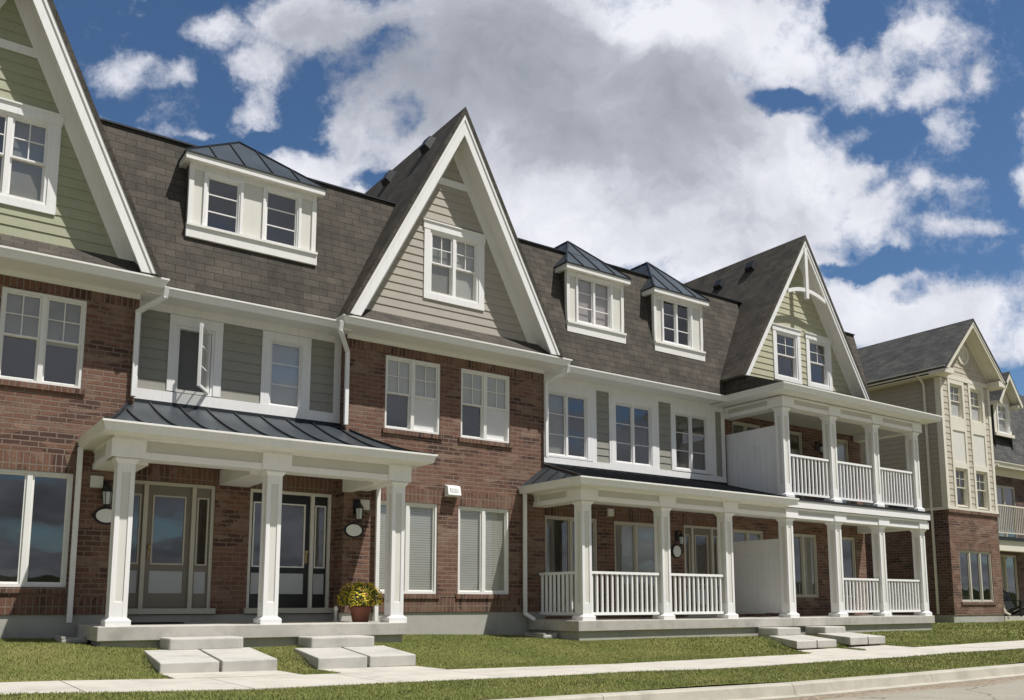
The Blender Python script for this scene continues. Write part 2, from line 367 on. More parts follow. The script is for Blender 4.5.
# ------------------------------------------------------------------ mesh builder
class MB:
    def __init__(s): s.v = []; s.f = []; s.m = []; s.mats = []; s.smooth = set()
    def mi(s, mat):
        if mat not in s.mats: s.mats.append(mat)
        return s.mats.index(mat)
    def face(s, pts, mat):
        i = len(s.v); s.v += [tuple(p) for p in pts]; s.f.append(list(range(i, i+len(pts)))); s.m.append(s.mi(mat)); return s
    def mesh(s, verts, faces, mat, smooth=False):
        i = len(s.v); s.v += [tuple(p) for p in verts]; k = s.mi(mat)
        for f in faces:
            if smooth: s.smooth.add(len(s.f))
            s.f.append([a+i for a in f]); s.m.append(k)
        return s
    def box(s, x0, x1, y0, y1, z0, z1, mat):
        v = [(x0, y0, z0), (x1, y0, z0), (x1, y1, z0), (x0, y1, z0), (x0, y0, z1), (x1, y0, z1), (x1, y1, z1), (x0, y1, z1)]
        return s.mesh(v, [(0, 3, 2, 1), (4, 5, 6, 7), (0, 1, 5, 4), (1, 2, 6, 5), (2, 3, 7, 6), (3, 0, 4, 7)], mat)
    def prism(s, pts, off, mat):
        """closed prism: polygon pts pushed along off"""
        n = len(pts); o = Vector(off); v = [tuple(p) for p in pts]+[tuple(Vector(p)+o) for p in pts]
        fs = [tuple(range(n))[::-1], tuple(range(n, 2*n))]+[(i, (i+1) % n, (i+1) % n+n, i+n) for i in range(n)]
        return s.mesh(v, fs, mat)
    def bar(s, a, b, w, h, mat, up=(0, 0, 1)):
        a = Vector(a); b = Vector(b); d = (b-a).normalized(); up = Vector(up)
        side = d.cross(up)
        if side.length < 1e-4: side = Vector((1, 0, 0))
        side.normalize(); u2 = side.cross(d)
        c = [side*(i*w/2)+u2*(j*h/2) for i, j in ((-1, -1), (1, -1), (1, 1), (-1, 1))]
        return s.prism([a+q for q in c], b-a, mat)
    def tube(s, pts, r, mat, n=8, r2=None):
        rings = []
        for k, p in enumerate(pts):
            p = Vector(p); a = Vector(pts[max(0, k-1)]); q = Vector(pts[min(len(pts)-1, k+1)]); d = (q-a).normalized()
            side = d.cross(Vector((0, 0, 1)))
            if side.length < 1e-3: side = Vector((1, 0, 0))
            side.normalize(); u = side.cross(d)
            rr = r if r2 is None else r+(r2-r)*k/(len(pts)-1)
            rings.append([p+(side*math.cos(2*math.pi*i/n)+u*math.sin(2*math.pi*i/n))*rr for i in range(n)])
        v = [q for rg in rings for q in rg]; fs = []
        for k in range(len(rings)-1):
            for i in range(n): fs.append((k*n+i, k*n+(i+1) % n, (k+1)*n+(i+1) % n, (k+1)*n+i))
        s.mesh(v, fs, mat, True)
        s.mesh(rings[0], [tuple(range(n))], mat); s.mesh(rings[-1], [tuple(range(n))], mat); return s
    def lathe(s, c, prof, mat, n=20, sx=1, sy=1):
        v = []; fs = []
        for r, z in prof:
            for i in range(n):
                a = 2*math.pi*i/n; v.append((c[0]+r*math.cos(a)*sx, c[1]+r*math.sin(a)*sy, c[2]+z))
        for k in range(len(prof)-1):
            for i in range(n): fs.append((k*n+i, k*n+(i+1) % n, (k+1)*n+(i+1) % n, (k+1)*n+i))
        s.mesh(v, fs, mat, True)
        s.mesh(v[:n], [tuple(range(n))[::-1]], mat); s.mesh(v[-n:], [tuple(range(n))], mat); return s
    def build(s, name, parent=None, bevel=0, label=None):
        me = bpy.data.meshes.new(name)
        org = Vector((0, 0, 0)); p = parent
        while p is not None: org += p.location; p = p.parent
        me.from_pydata([tuple(Vector(v)-org) for v in s.v], [], s.f)
        for m in s.mats: me.materials.append(MATS[m])
        me.polygons.foreach_set('material_index', s.m)
        uvl = me.uv_layers.new(name='UVMap'); Z = Vector((0, 0, 1))
        for pl in me.polygons:
            nrm = pl.normal
            if abs(nrm.z) < .985:
                h = Z.cross(nrm).normalized(); t = nrm.cross(h)
            else: h = Vector((1, 0, 0)); t = Vector((0, 1, 0))
            for li in pl.loop_indices:
                q = me.vertices[me.loops[li].vertex_index].co+org
                uvl.data[li].uv = (q.dot(h), q.dot(t))
        for i in s.smooth: me.polygons[i].use_smooth = True
        o = bpy.data.objects.new(name, me); COL.objects.link(o)
        if parent is not None: o.parent = parent
        if bevel:
            md = o.modifiers.new('bevel', 'BEVEL'); md.width = bevel; md.segments = 2; md.limit_method = 'ANGLE'
            wd = o.modifiers.new('weld', 'WELD'); wd.merge_threshold = .0005
            bpy_move = o.modifiers.move(1, 0)
        if label: o['label'] = label
        return o
def thing(name, label, cat, loc, group=None):
    o = bpy.data.objects.new(name, None); COL.objects.link(o); o.location = loc
    o.empty_display_size = .2
    o['label'] = label; o['category'] = cat
    if group: o['group'] = group
    return o
def structure(o, kind='structure'): o['kind'] = kind; return o

# ------------------------------------------------------------------ wall pieces
def cuts(x0, x1, holes, z):
    """x intervals left of [x0,x1] after removing holes that span height z"""
    iv = [(x0, x1)]
    for h in holes:
        if h[2] < z < h[3]:
            nv = []
            for a, b in iv:
                if h[1] <= a or h[0] >= b: nv.append((a, b)); continue
                if h[0] > a: nv.append((a, h[0]))
                if h[1] < b: nv.append((h[1], b))
            iv = nv
    return [(a, b) for a, b in iv if b-a > .004]
def wall(mb, x0, x1, z0, z1, Y, holes, mat, reveal=.14, t=.2):
    zs = sorted({z0, z1}|{h[2] for h in holes}|{h[3] for h in holes}); zs = [z for z in zs if z0 <= z <= z1]
    for a, b in zip(zs, zs[1:]):
        if b-a < 1e-4: continue
        for p, q in cuts(x0, x1, holes, (a+b)/2):
            mb.face([(p, Y, a), (q, Y, a), (q, Y, b), (p, Y, b)], mat)
    for h in holes:
        a, b, c, d = h[:4]; y2 = Y+reveal
        mb.face([(a, Y, c), (a, Y, d), (a, y2, d), (a, y2, c)], mat)
        mb.face([(b, Y, d), (b, Y, c), (b, y2, c), (b, y2, d)], mat)
        mb.face([(a, Y, d), (b, Y, d), (b, y2, d), (a, y2, d)], mat)
        mb.face([(b, Y, c), (a, Y, c), (a, y2, c), (b, y2, c)], mat)
def siding(mb, xr, z0, z1, Y, holes, mat, e=.16):
    """lapped boards; xr(z) gives the left and right ends"""
    n = max(1, round((z1-z0)/e)); e = (z1-z0)/n
    for k in range(n):
        a = z0+k*e; b = a+e
        la, ra = xr(a); lb, rb = xr(b)
        if ra-la < .05: continue
        if rb <= lb: lb = rb = (lb+rb)/2
        hs = cuts(min(la, lb), max(ra, rb), holes, (a+b)/2)
        for i, (p, q) in enumerate(hs):
            pa, pb = (la, lb) if i == 0 and p <= max(la, lb)+1e-6 else (p, p)
            qa, qb = (ra, rb) if i == len(hs)-1 and q >= min(ra, rb)-1e-6 else (q, q)
            yb, yt = Y-.016, Y-.002
            mb.face([(pa, yb, a), (qa, yb, a), (qb, yt, b), (pb, yt, b)], mat)
            mb.face([(pa, Y, a), (qa, Y, a), (qa, yb, a), (pa, yb, a)], mat)
def sidey(mb, y0, y1, z0, z1, X, mat, e=.16):
    """lapped boards on a wall that faces -X"""
    n = max(1, round((z1-z0)/e)); e = (z1-z0)/n
    for k in range(n):
        a = z0+k*e; b = a+e
        mb.face([(X-.016, y1, a), (X-.016, y0, a), (X-.002, y0, b), (X-.002, y1, b)], mat)
        mb.face([(X, y1, a), (X, y0, a), (X-.016, y0, a), (X-.016, y1, a)], mat)

def window(parent, x0, x1, z0, z1, Y, kind='hung', panes=2, trim=None, back='interior', frame='cream_trim', head=True, depth=.6, lowscreen=None, sub=False):
    """one window: frame, muntins, glass, what hangs behind it, and the trim round it"""
    f = MB(); fw = .045 if kind != 'casement' else .024; y0 = Y-.012; y1 = Y+.09
    if trim is None: y0 = Y+.02
    f.box(x0, x1, y0, y1, z1-fw, z1, frame); f.box(x0, x1, y0, y1, z0, z0+fw, frame)
    f.box(x0, x0+fw, y0, y1, z0+fw, z1-fw, frame); f.box(x1-fw, x1, y0, y1, z0+fw, z1-fw, frame)
    mw = .07 if kind != 'casement' else .055; iw = (x1-x0-2*fw-(panes-1)*mw)/panes
    cells = []
    for k in range(panes):
        a = x0+fw+k*(iw+mw); cells.append((a, a+iw))
        if k: f.box(a-mw, a, y0+.004, y1, z0+fw, z1-fw, frame)
    ys = y0+.03
    glass = []
    for k, (a, b) in enumerate(cells):
        c, d = z0+fw, z1-fw
        def ring(a, b, c, d, w, yy, t=.035):
            f.box(a, b, yy, yy+t, d-w, d, frame); f.box(a, b, yy, yy+t, c, c+w, frame)
            f.box(a, a+w, yy, yy+t, c+w, d-w, frame); f.box(b-w, b, yy, yy+t, c+w, d-w, frame)
        if kind == 'hung':
            m = (c+d)/2
            ring(a+.001, b-.001, m-.012, d-.001, .028, ys); ring(a+.001, b-.001, c+.001, m+.014, .028, ys+.037)
            f.box((a+b)/2-.008, (a+b)/2+.008, ys+.006, ys+.02, m+.016, d-.03, frame)
            f.box(a+.03, b-.03, ys+.007, ys+.021, (m+d)/2-.008, (m+d)/2+.008, frame)
            glass.append((a+.028, b-.028, m+.014, d-.028, ys+.024)); glass.append((a+.028, b-.028, c+.028, m-.012, ys+.060))
        elif kind == 'casement':
            ring(a+.001, b-.001, c+.001, d-.001, .024, ys)
            for t in (1/3, 2/3):
                zz = c+(d-c)*t; f.box(a+.031, b-.031, ys+.008, ys+.022, zz-.009, zz+.009, frame)
            glass.append((a+.03, b-.03, c+.03, d-.03, ys+.026))
        elif kind == 'none': pass
        else:
            ring(a+.001, b-.001, c+.001, d-.001, .028, ys)
            glass.append((a+.028, b-.028, c+.028, d-.028, ys+.02))
    # the room behind
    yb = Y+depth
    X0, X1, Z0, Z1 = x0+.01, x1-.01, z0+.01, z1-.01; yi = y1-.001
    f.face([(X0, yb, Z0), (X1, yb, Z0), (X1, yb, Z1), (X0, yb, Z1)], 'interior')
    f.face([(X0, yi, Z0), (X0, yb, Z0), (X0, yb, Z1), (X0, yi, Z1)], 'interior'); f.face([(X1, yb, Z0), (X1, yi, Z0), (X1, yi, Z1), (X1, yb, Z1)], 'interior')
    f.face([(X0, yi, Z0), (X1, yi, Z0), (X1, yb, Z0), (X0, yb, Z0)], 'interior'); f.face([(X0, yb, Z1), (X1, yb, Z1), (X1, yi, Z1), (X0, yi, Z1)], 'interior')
    w = f.build('window', parent)
    kid = parent if sub else w
    for (a, b, c, d, yy) in glass:
        g = MB(); g.box(a, b, yy, yy+.006, c, d, 'glass'); g.build('pane', kid)
    yc = y1+.004
    if back != 'interior':
        lst = back if isinstance(back, (list, tuple)) else [back]*len(cells)
        for k, (a, b) in enumerate(cells):
            it = lst[k % len(lst)]
            if not it: continue
            mt, frac = it if isinstance(it, tuple) else (it, 1)
            hgt = (z1-z0-2*fw)*frac; zt = z1-fw
            q = MB(); q.box(a, b, yc, yc+.01, zt-hgt, zt, mt)
            q.build('curtain' if mt.startswith('sheer') else ('insect_screen' if mt == 'screen_dark' else 'blind'), kid)
    if trim:
        tw, tt, tb, tm = trim; q = MB(); ya = Y-.032
        q.box(x0-tw, x0, ya, Y+.01, z0, z1, tm); q.box(x1, x1+tw, ya, Y+.01, z0, z1, tm)
        if tt: q.box(x0-tw-(.02 if head else 0), x1+tw+(.02 if head else 0), ya-.008, Y+.01, z1, z1+tt, tm)
        if tb: q.box(x0-tw, x1+tw, ya-.004, Y+.01, z0-tb, z0, tm)
        if head and tt: q.box(x0-tw-.04, x1+tw+.04, ya-.03, Y+.01, z1+tt, z1+tt+.025, tm)
        q.build('window_trim', kid)
    return w
def soldier(parent, x0, x1, z0, z1, Y, mat='brick_soldier', name='soldier_course'):
    q = MB(); q.box(x0, x1, Y-.006, Y+.05, z0, z1, mat); return q.build(name, parent)
def sillbrick(parent, x0, x1, z, Y, mat='brick_soldier'):
    q = MB(); q.box(x0, x1, Y-.035, Y+.13, z-.085, z, mat); return q.build('brick_sill', parent)

def gutter(parent, pts, z, mat='cream_trim', h=.14, d=.11):
    """ogee gutter running round pts (list of xy, outer edge), top at z, with outward normals to its right"""
    q = MB(); prof = [(0, 0), (0, -.028), (-.02, -.034), (-.026, -.06), (-.05, -h), (-d, -h), (-d, 0), (-d+.012, 0), (-d+.012, -h+.02), (-.06, -h+.02), (-.02, -.02), (-.012, 0)]
    n = len(pts); rings = []
    for i, (x, y) in enumerate(pts):
        def nrm(a, b): dx, dy = b[0]-a[0], b[1]-a[1]; l = math.hypot(dx, dy); return (dy/l, -dx/l)
        ns = []
        if i > 0: ns.append(nrm(pts[i-1], pts[i]))
        if i < n-1: ns.append(nrm(pts[i], pts[i+1]))
        m = (sum(a[0] for a in ns)/len(ns), sum(a[1] for a in ns)/len(ns)); l2 = m[0]**2+m[1]**2
        m = (m[0]/l2, m[1]/l2)
        rings.append([(x+m[0]*o, y+m[1]*o, z+dz) for o, dz in prof])
    k = len(prof); v = [p for r in rings for p in r]; fs = []
    for r in range(n-1):
        for i in range(k): fs.append((r*k+i, r*k+(i+1) % k, (r+1)*k+(i+1) % k, (r+1)*k+i))
    fs.append(tuple(range(k))[::-1]); fs.append(tuple(range((n-1)*k, n*k)))
    q.mesh(v, fs, mat); return q.build('gutter', parent)
def downspout(parent, pts, mat='white_trim', w=.075):
    q = MB(); pts = [Vector(p) for p in pts]
    for a, b in zip(pts, pts[1:]):
        d = (b-a).normalized()
        q.bar(a-d*.018, b+d*.018, w, w*.8, mat, up=(0, 1, 0) if abs(d.z) > .5 else (0, 0, 1))
    o = q.build('downspout', parent, bevel=.008)
    return o
def column(parent, cx, cy, z0, z1, w=.235, mat='column_white', capw=.31):
    q = MB(); h = w/2
    # shaft core with raised stiles and rails on each face (recessed panels)
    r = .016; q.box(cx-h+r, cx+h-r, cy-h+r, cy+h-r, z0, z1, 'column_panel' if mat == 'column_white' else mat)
    s = .062; zb, zt = z0+.33, z1-.20
    for sx in (-1, 1):
        for sy in (-1, 1):
            xa, xb = sorted((cx+sx*h, cx+sx*(h-s))); ya, yb = sorted((cy+sy*h, cy+sy*(h-s)))
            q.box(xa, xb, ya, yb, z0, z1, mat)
    e = .0015
    for (a, b) in ((z0, zb), (zt, z1)):
        q.box(cx-h+s, cx+h-s, cy-h+e, cy-h+r+e, a, b, mat); q.box(cx-h+s, cx+h-s, cy+h-r-e, cy+h-e, a, b, mat)
        q.box(cx-h+e, cx-h+r+e, cy-h+s, cy+h-s, a, b, mat); q.box(cx+h-r-e, cx+h-e, cy-h+s, cy+h-s, a, b, mat)
    c = q.build('porch_column', parent, bevel=.004)
    q = MB(); q.box(cx-h-.045, cx+h+.045, cy-h-.045, cy+h+.045, z0-.01, z0+.075, mat)
    q.mesh([(cx+i*(h+.045), cy+j*(h+.045), z0+.075) for i, j in ((-1, -1), (1, -1), (1, 1), (-1, 1))]+[(cx+i*(h+.004), cy+j*(h+.004), z0+.11) for i, j in ((-1, -1), (1, -1), (1, 1), (-1, 1))],
           [(0, 1, 5, 4), (1, 2, 6, 5), (2, 3, 7, 6), (3, 0, 4, 7), (4, 5, 6, 7)], mat); q.build('column_base', c)
    q = MB(); k = capw/2
    q.mesh([(cx+i*(h+.004), cy+j*(h+.004), z1-.075) for i, j in ((-1, -1), (1, -1), (1, 1), (-1, 1))]+[(cx+i*k, cy+j*k, z1-.025) for i, j in ((-1, -1), (1, -1), (1, 1), (-1, 1))],
           [(0, 3, 2, 1), (0, 1, 5, 4), (1, 2, 6, 5), (2, 3, 7, 6), (3, 0, 4, 7)], mat)
    q.box(cx-k, cx+k, cy-k, cy+k, z1-.025, z1, mat); q.build('capital', c)
    return c
def railing(parent, a, b, z0, z1, name='railing'):
    """rail between plan points a and b"""
    a = Vector((a[0], a[1], 0)); b = Vector((b[0], b[1], 0)); L = (b-a).length; d = (b-a)/L
    r = MB(); r.bar(a+Vector((0, 0, z1-.025)), b+Vector((0, 0, z1-.025)), .075, .05, 'vinyl_rail')
    root = r.build(name, parent)
    r = MB(); r.bar(a+Vector((0, 0, z0+.025)), b+Vector((0, 0, z0+.025)), .05, .055, 'vinyl_rail'); r.build('bottom_rail', root)
    n = max(2, round(L/.135)); me = None
    for i in range(n):
        p = a+d*(L*(i+.5)/n)
        if me is None:
            q = MB(); q.box(p.x-.019, p.x+.019, p.y-.019, p.y+.019, z0+.05, z1-.048, 'vinyl_rail'); o = q.build('baluster', root); me = o; p0 = p
        else:
            o = me.copy(); COL.objects.link(o); o.parent = root; o.location = p-p0
    return root
def lantern(x, y, z, label, s=1.0, group='lanterns beside the front doors'):
    t = thing('wall_lantern', label, 'lantern', (x, y, z), group)
    q = MB(); q.box(x-.055*s, x+.055*s, y-.02, y, z-.02, z+.26*s, 'iron_black')
    q.tube([(x, y-.02, z+.2*s), (x, y-.09, z+.26*s), (x, y-.16, z+.22*s)], .012, 'iron_black'); q.build('bracket', t)
    q = MB(); c = (x, y-.15, z-.12*s); q.lathe(c, [(.03, 0), (.055*s, .02), (.07*s, .2*s)], 'lamp_glass', 6); g = q.build('glass_shade', t)
    q = MB(); q.lathe(c, [(.085*s, .2*s), (.09*s, .21*s), (.05*s, .27*s), (.012, .32*s), (.012, .35*s)], 'iron_black', 6); q.build('hood', t)
    q = MB(); q.lathe(c, [(.012, -.05), (.035, -.03), (.045, 0), (.045, .012)], 'iron_black', 6)
    for i in range(6):
        a = 2*math.pi*i/6; q.bar((x+.05*s*math.cos(a), y-.15+.05*s*math.sin(a), c[2]), (x+.074*s*math.cos(a), y-.15+.074*s*math.sin(a), c[2]+.2*s), .008, .008, 'iron_black')
    q.build('cage', t); return t
def plaque(x, y, z, label, w=.30, h=.21, group='oval plaques beside the front doors'):
    t = thing('wall_plaque', label, 'plaque', (x, y, z), group)
    def disc(rx, rz, ya, yb, mat, n=28):
        q = MB(); pts = [(x+rx*math.cos(2*math.pi*i/n), yb, z+rz*math.sin(2*math.pi*i/n)) for i in range(n)]
        q.prism(pts, (0, ya-yb, 0), mat); return q
    b_ = disc(w/2+.035, h/2+.03, y-.02, y, 'iron_black')
    for sx in (-1, 1): b_.prism([(x+sx*(w/2+.01), y-.001, z-.045), (x+sx*(w/2+.075), y-.001, z), (x+sx*(w/2+.01), y-.001, z+.045)], (0, -.017, 0), 'iron_black')
    b_.build('backing', t); disc(w/2, h/2, y-.034, y-.019, 'plaque_white').build('face', t); return t
def junction(x, y, z, parent, s=.09):
    q = MB(); q.box(x-s, x+s, y-.05, y, z-s, z+s, 'panel_cream'); return q.build('junction_box', parent, bevel=.006)

# ------------------------------------------------------------------ ground
def interp(x, xs, ys): return float(np.interp(x, xs, ys))
def zs(x): return interp(x, [-6, 1, 3, 6, 9, 14, 20, 32, 60], [.12, .06, 0, -.035, -.075, -.075, -.03, .05, .1])
def zb(x): return interp(x, [-6, 0, 2, 4, 8, 10.6, 16, 22, 28, 60], [.36, .31, .26, .18, .20, .14, .11, .12, .14, .2])
def zg(x, y):
    if y >= 0: return zb(x)+.03*min(y, 2)
    if y > -2.8:
        t = min(1, -y/2.1); t = t*t*(3-2*t)*.5+t*.5
        return zb(x)*(1-t)+zs(x)*t
    if y > -4.3: return zs(x)
    t = (-y-4.3)/1.6
    return zs(x)-.05*min(1, t)
def build_ground():
    xs = sorted(set([-30, -20, -12]+[round(-8+i*.5, 3) for i in range(90)]+[40, 46, 54, 62]))
    ys = [-5.86, -5.5, -5, -4.6, -4.34, -4.3, -2.8, -2.76, -2.4, -2.1, -1.8, -1.5, -1.2, -.9, -.6, -.3, 0, .4, .8, 1.2, 1.6, 2, 3, 5, 8, 14, 30]
    q = MB(); nv = len(ys); v = []; fs = []
    for x in xs:
        for y in ys:
            z = zg(x, y)+.012*math.sin(x*1.3+y*2)*math.sin(y*1.9+x*.4)
            if -4.31 <= y <= -2.79: z = zs(x)-.06
            if -2.77 <= y <= -.4 and (2.7 < x < 4.1 or 4.7 < x < 6.1 or 14.2 < x < 17.2): z = min(z, zs(x)-.03)
            v.append((x, y, z))
    for i in range(len(xs)-1):
        for j in range(nv-1): fs.append((i*nv+j, (i+1)*nv+j, (i+1)*nv+j+1, i*nv+j+1))
    q.mesh(v, fs, 'lawn', True); structure(q.build('lawn'))
    # strips along the street
    def strip(name, y0, y1, zf, mat, drop=.15, step=.5, joints=None, bev=0):
        q = MB(); X = [-30, -20, -12]+[-8+i*step for i in range(int(46/step))]+[40, 46, 54, 62]
        X = sorted(set(round(x, 3) for x in X))
        for a, b in zip(X, X[1:]):
            q.face([(a, y0, zf(a)), (b, y0, zf(b)), (b, y1, zf(b)), (a, y1, zf(a))], mat)
            q.face([(b, y0, zf(b)-drop), (b, y0, zf(b)), (a, y0, zf(a)), (a, y0, zf(a)-drop)], mat)
            q.face([(a, y1, zf(a)-drop), (a, y1, zf(a)), (b, y1, zf(b)), (b, y1, zf(b)-drop)], mat)
        return structure(q.build(name))
    # sidewalk in bays with open joints
    q = MB(); x = -12.0
    while x < 60:
        a, b = x, x+1.5
        if True:
            for p, r in ((a+.006, b-.006),):
                z0, z1 = zs(p), zs(r)
                q.mesh([(p, -4.3, z0), (r, -4.3, z1), (r, -2.8, z1), (p, -2.8, z0), (p, -4.3, z0-.1), (r, -4.3, z1-.1), (r, -2.8, z1-.1), (p, -2.8, z0-.1)],
                       [(0, 1, 2, 3), (4, 5, 1, 0), (5, 6, 2, 1), (6, 7, 3, 2), (7, 4, 0, 3)], 'paving')
        x = b
    structure(q.build('sidewalk'))
    zk = lambda x: zs(x)-.055
    q = MB(); x = -12.0
    while x < 60:
        p, r = x+.004, x+2.996; z0, z1 = zk(p), zk(r)
        prof = [(-5.86, -.2), (-5.86, 0), (-6.0, -.004), (-6.02, -.02), (-6.05, -.13), (-6.16, -.14), (-6.16, -.3)]
        v = [(p, y, z0+dz) for y, dz in prof]+[(r, y, z1+dz) for y, dz in prof]; k = len(prof)
        q.mesh(v, [(i, i+1, i+1+k, i+k) for i in range(k-1)]+[tuple(range(k)), tuple(range(k, 2*k))[::-1]], 'kerb_concrete')
        x += 3.0
    structure(q.build('kerb'))
    q = MB(); xs2 = [-60, -30, -12, -6, 0, 3, 6, 9, 14, 20, 32, 60, 100]
    ys2 = [-20, -16, -13, -10, -7, -6.12]
    v = [(x, y, zk(x)-.155-(.16 if y < -9 else .05 if y < -8 else 0)*1.0-(.0 if y > -8 else .02)) for x in xs2 for y in ys2]; k = len(ys2)
    q.mesh(v, [(i*k+j, (i+1)*k+j, (i+1)*k+j+1, i*k+j+1) for i in range(len(xs2)-1) for j in range(k-1)], 'asphalt', True); structure(q.build('road'))
    q = MB(); q.face([(-900, -900, -.55), (900, -900, -.55), (900, 900, -.55), (-900, 900, -.55)], 'far_ground'); structure(q.build('ground'))
    # low wooded rise across the street, seen only in the window glass
    q = MB(); rnd = random.Random(3); n = 90; v = []; fs = []
    for i in range(n):
        x = -260+i*7.0; h = 3.2+1.3*math.sin(i*.21)+.7*math.sin(i*.9)+rnd.random()*.8
        v += [(x, -95, -.6), (x, -110, h), (x, -150, h+1), (x, -170, -.6)]
    for i in range(n-1):
        for j in range(3): fs.append((i*4+j, i*4+j+1, (i+1)*4+j+1, (i+1)*4+j))
    q.mesh(v, fs, 'hill', True); structure(q.build('hills'))
build_ground()

def pad(name, quad, ztop, h, label, cat, group, mat='concrete', gap=True):
    """precast paving: quad = plan corners (back-left, back-right, front-right, front-left), ztop per corner"""
    cx = sum(p[0] for p in quad)/4; cy = sum(p[1] for p in quad)/4
    t = thing(name, label, cat, (cx, cy, min(ztop)-h), group)
    bl, br, fr_, fl = [Vector((p[0], p[1], z)) for p, z in zip(quad, ztop)]
    halves = [(0, .488), (.512, 1)] if gap else [(0, 1)]
    for a, b in halves:
        c = [bl.lerp(br, a), bl.lerp(br, b), fl.lerp(fr_, b), fl.lerp(fr_, a)]
        q = MB(); q.prism([p-Vector((0, 0, h)) for p in c][::-1], (0, 0, h), mat)
        q.build('slab', t, bevel=.015)
    return t
def step(x0, x1, y0, y1, z0, z1, label, group='precast steps below the porches'):
    t = thing('concrete_step', label, 'step', ((x0+x1)/2, (y0+y1)/2, z0), group)
    q = MB(); q.box(x0+.006, x1-.006, y0+.006, y1, z0, z1-.16, 'concrete'); q.build('riser', t, bevel=.006)
    q = MB(); q.box(x0, x1, y0, y1, z1-.17, z1, 'concrete'); q.build('tread', t, bevel=.022); return t
G1 = 'precast steps below the porches'; G2 = 'twin slab landings between steps and sidewalk'
step(3.12, 4.12, -.55, -.01, .08, .36, 'pale concrete step against the left porch, in front of the taupe front door')
step(5.12, 6.14, -.55, -.01, .06, .33, 'pale concrete step against the left porch, nearest the flower pot')
step(15.62, 16.40, -.55, -.01, .04, .30, 'small concrete step in front of the lower privacy panel')
step(17.25, 18.02, -.55, -.01, .04, .30, 'small concrete step in front of the right porch, just right of the privacy panel')
pad('concrete_landing', [(2.82, -.45), (4.25, -.45), (4.08, -2.0), (2.66, -2.0)], [.21, .21, .135, .135], .16, 'twin slab landing with a dark joint, leftmost, below the taupe front door', 'landing', G2)
pad('concrete_landing', [(4.90, -.45), (6.35, -.45), (6.06, -2.0), (4.62, -2.0)], [.18, .18, .125, .125], .16, 'twin slab landing below the black front door and flower pot', 'landing', G2)
pad('concrete_landing', [(15.45, -.45), (16.6, -.45), (15.60, -2.0), (14.35, -2.0)], [.14, .14, .105, .105], .15, 'twin slab landing in front of the lower privacy panel', 'landing', G2)
pad('concrete_landing', [(17.1, -.45), (18.3, -.45), (17.28, -2.0), (16.05, -2.0)], [.16, .16, .14, .14], .16, 'twin slab landing, rightmost of the row, in front of the balcony porch', 'landing', G2)
q = MB()
for a, b, c, d in ((2.66, 4.08, 2.64, 4.10), (4.62, 6.06, 4.6, 6.10), (14.3, 15.6, 13.7, 15.3), (16.0, 17.28, 15.4, 17.0)):
    A_, B2, C2, D2 = (a, -1.95, zs(a)+.002), (b, -1.95, zs(b)+.002), (d, -2.795, zs(d)+.001), (c, -2.795, zs(c)+.001)
    lo_ = lambda p: (p[0], p[1], p[2]-.1)
    q.mesh([A_, B2, C2, D2, lo_(A_), lo_(B2), lo_(C2), lo_(D2)], [(0, 3, 2, 1), (0, 4, 7, 3), (1, 2, 6, 5), (0, 1, 5, 4), (3, 7, 6, 2)], 'paving')
structure(q.build('walkway'))

# ------------------------------------------------------------------ shared roof numbers
EZ = 5.87          # gutter top of the gabled houses
MY0, MZ0, MY1, MZ1 = 1.34, 5.86, 1.96, 8.65
def mz(y): return MZ0+(y-MY0)*(MZ1-MZ0)/(MY1-MY0)
def my(z): return MY0+(z-MZ0)*(MY1-MY0)/(MZ1-MZ0)
def mansard(parent, x0, x1, ybase=None, holes=(), mat='shingle_brown', cap=True):
    q = MB(); ya = MY0 if ybase is None else ybase
    hs = sorted(holes); xs = [x0]
    segs = []; cur = x0
    for (a, b, zlo, zhi) in hs:
        segs.append((cur, a, None)); segs.append((a, b, (zlo, zhi))); cur = b
    segs.append((cur, x1, None))
    for a, b, h in segs:
        if h is not None and h[0]-mz(ya) < .1: continue
        if h is None: q.face([(a, ya, mz(ya)), (b, ya, mz(ya)), (b, MY1, MZ1), (a, MY1, MZ1)], mat)
        else: q.face([(a, ya, mz(ya)), (b, ya, mz(ya)), (b, my(h[0]), h[0]), (a, my(h[0]), h[0])], mat)
        if h is not None and h[1] < MZ1: q.face([(a, my(h[1]), h[1]), (b, my(h[1]), h[1]), (b, MY1, MZ1), (a, MY1, MZ1)], mat)
    q.face([(x0, MY1, MZ1), (x1, MY1, MZ1), (x1, 10.5, MZ1+.05), (x0, 10.5, MZ1+.05)], mat)
    q.face([(x0, 10.5, MZ1+.05), (x1, 10.5, MZ1+.05), (x1, 10.5, .2), (x0, 10.5, .2)], 'brick')
    o = q.build('mansard_roof', parent)
    if cap:
        q = MB(); q.bar((x0, MY1+.02, MZ1+.012), (x1, MY1+.02, MZ1+.012), .13, .03, 'metal_seam'); q.build('ridge_cap', o)
    return o
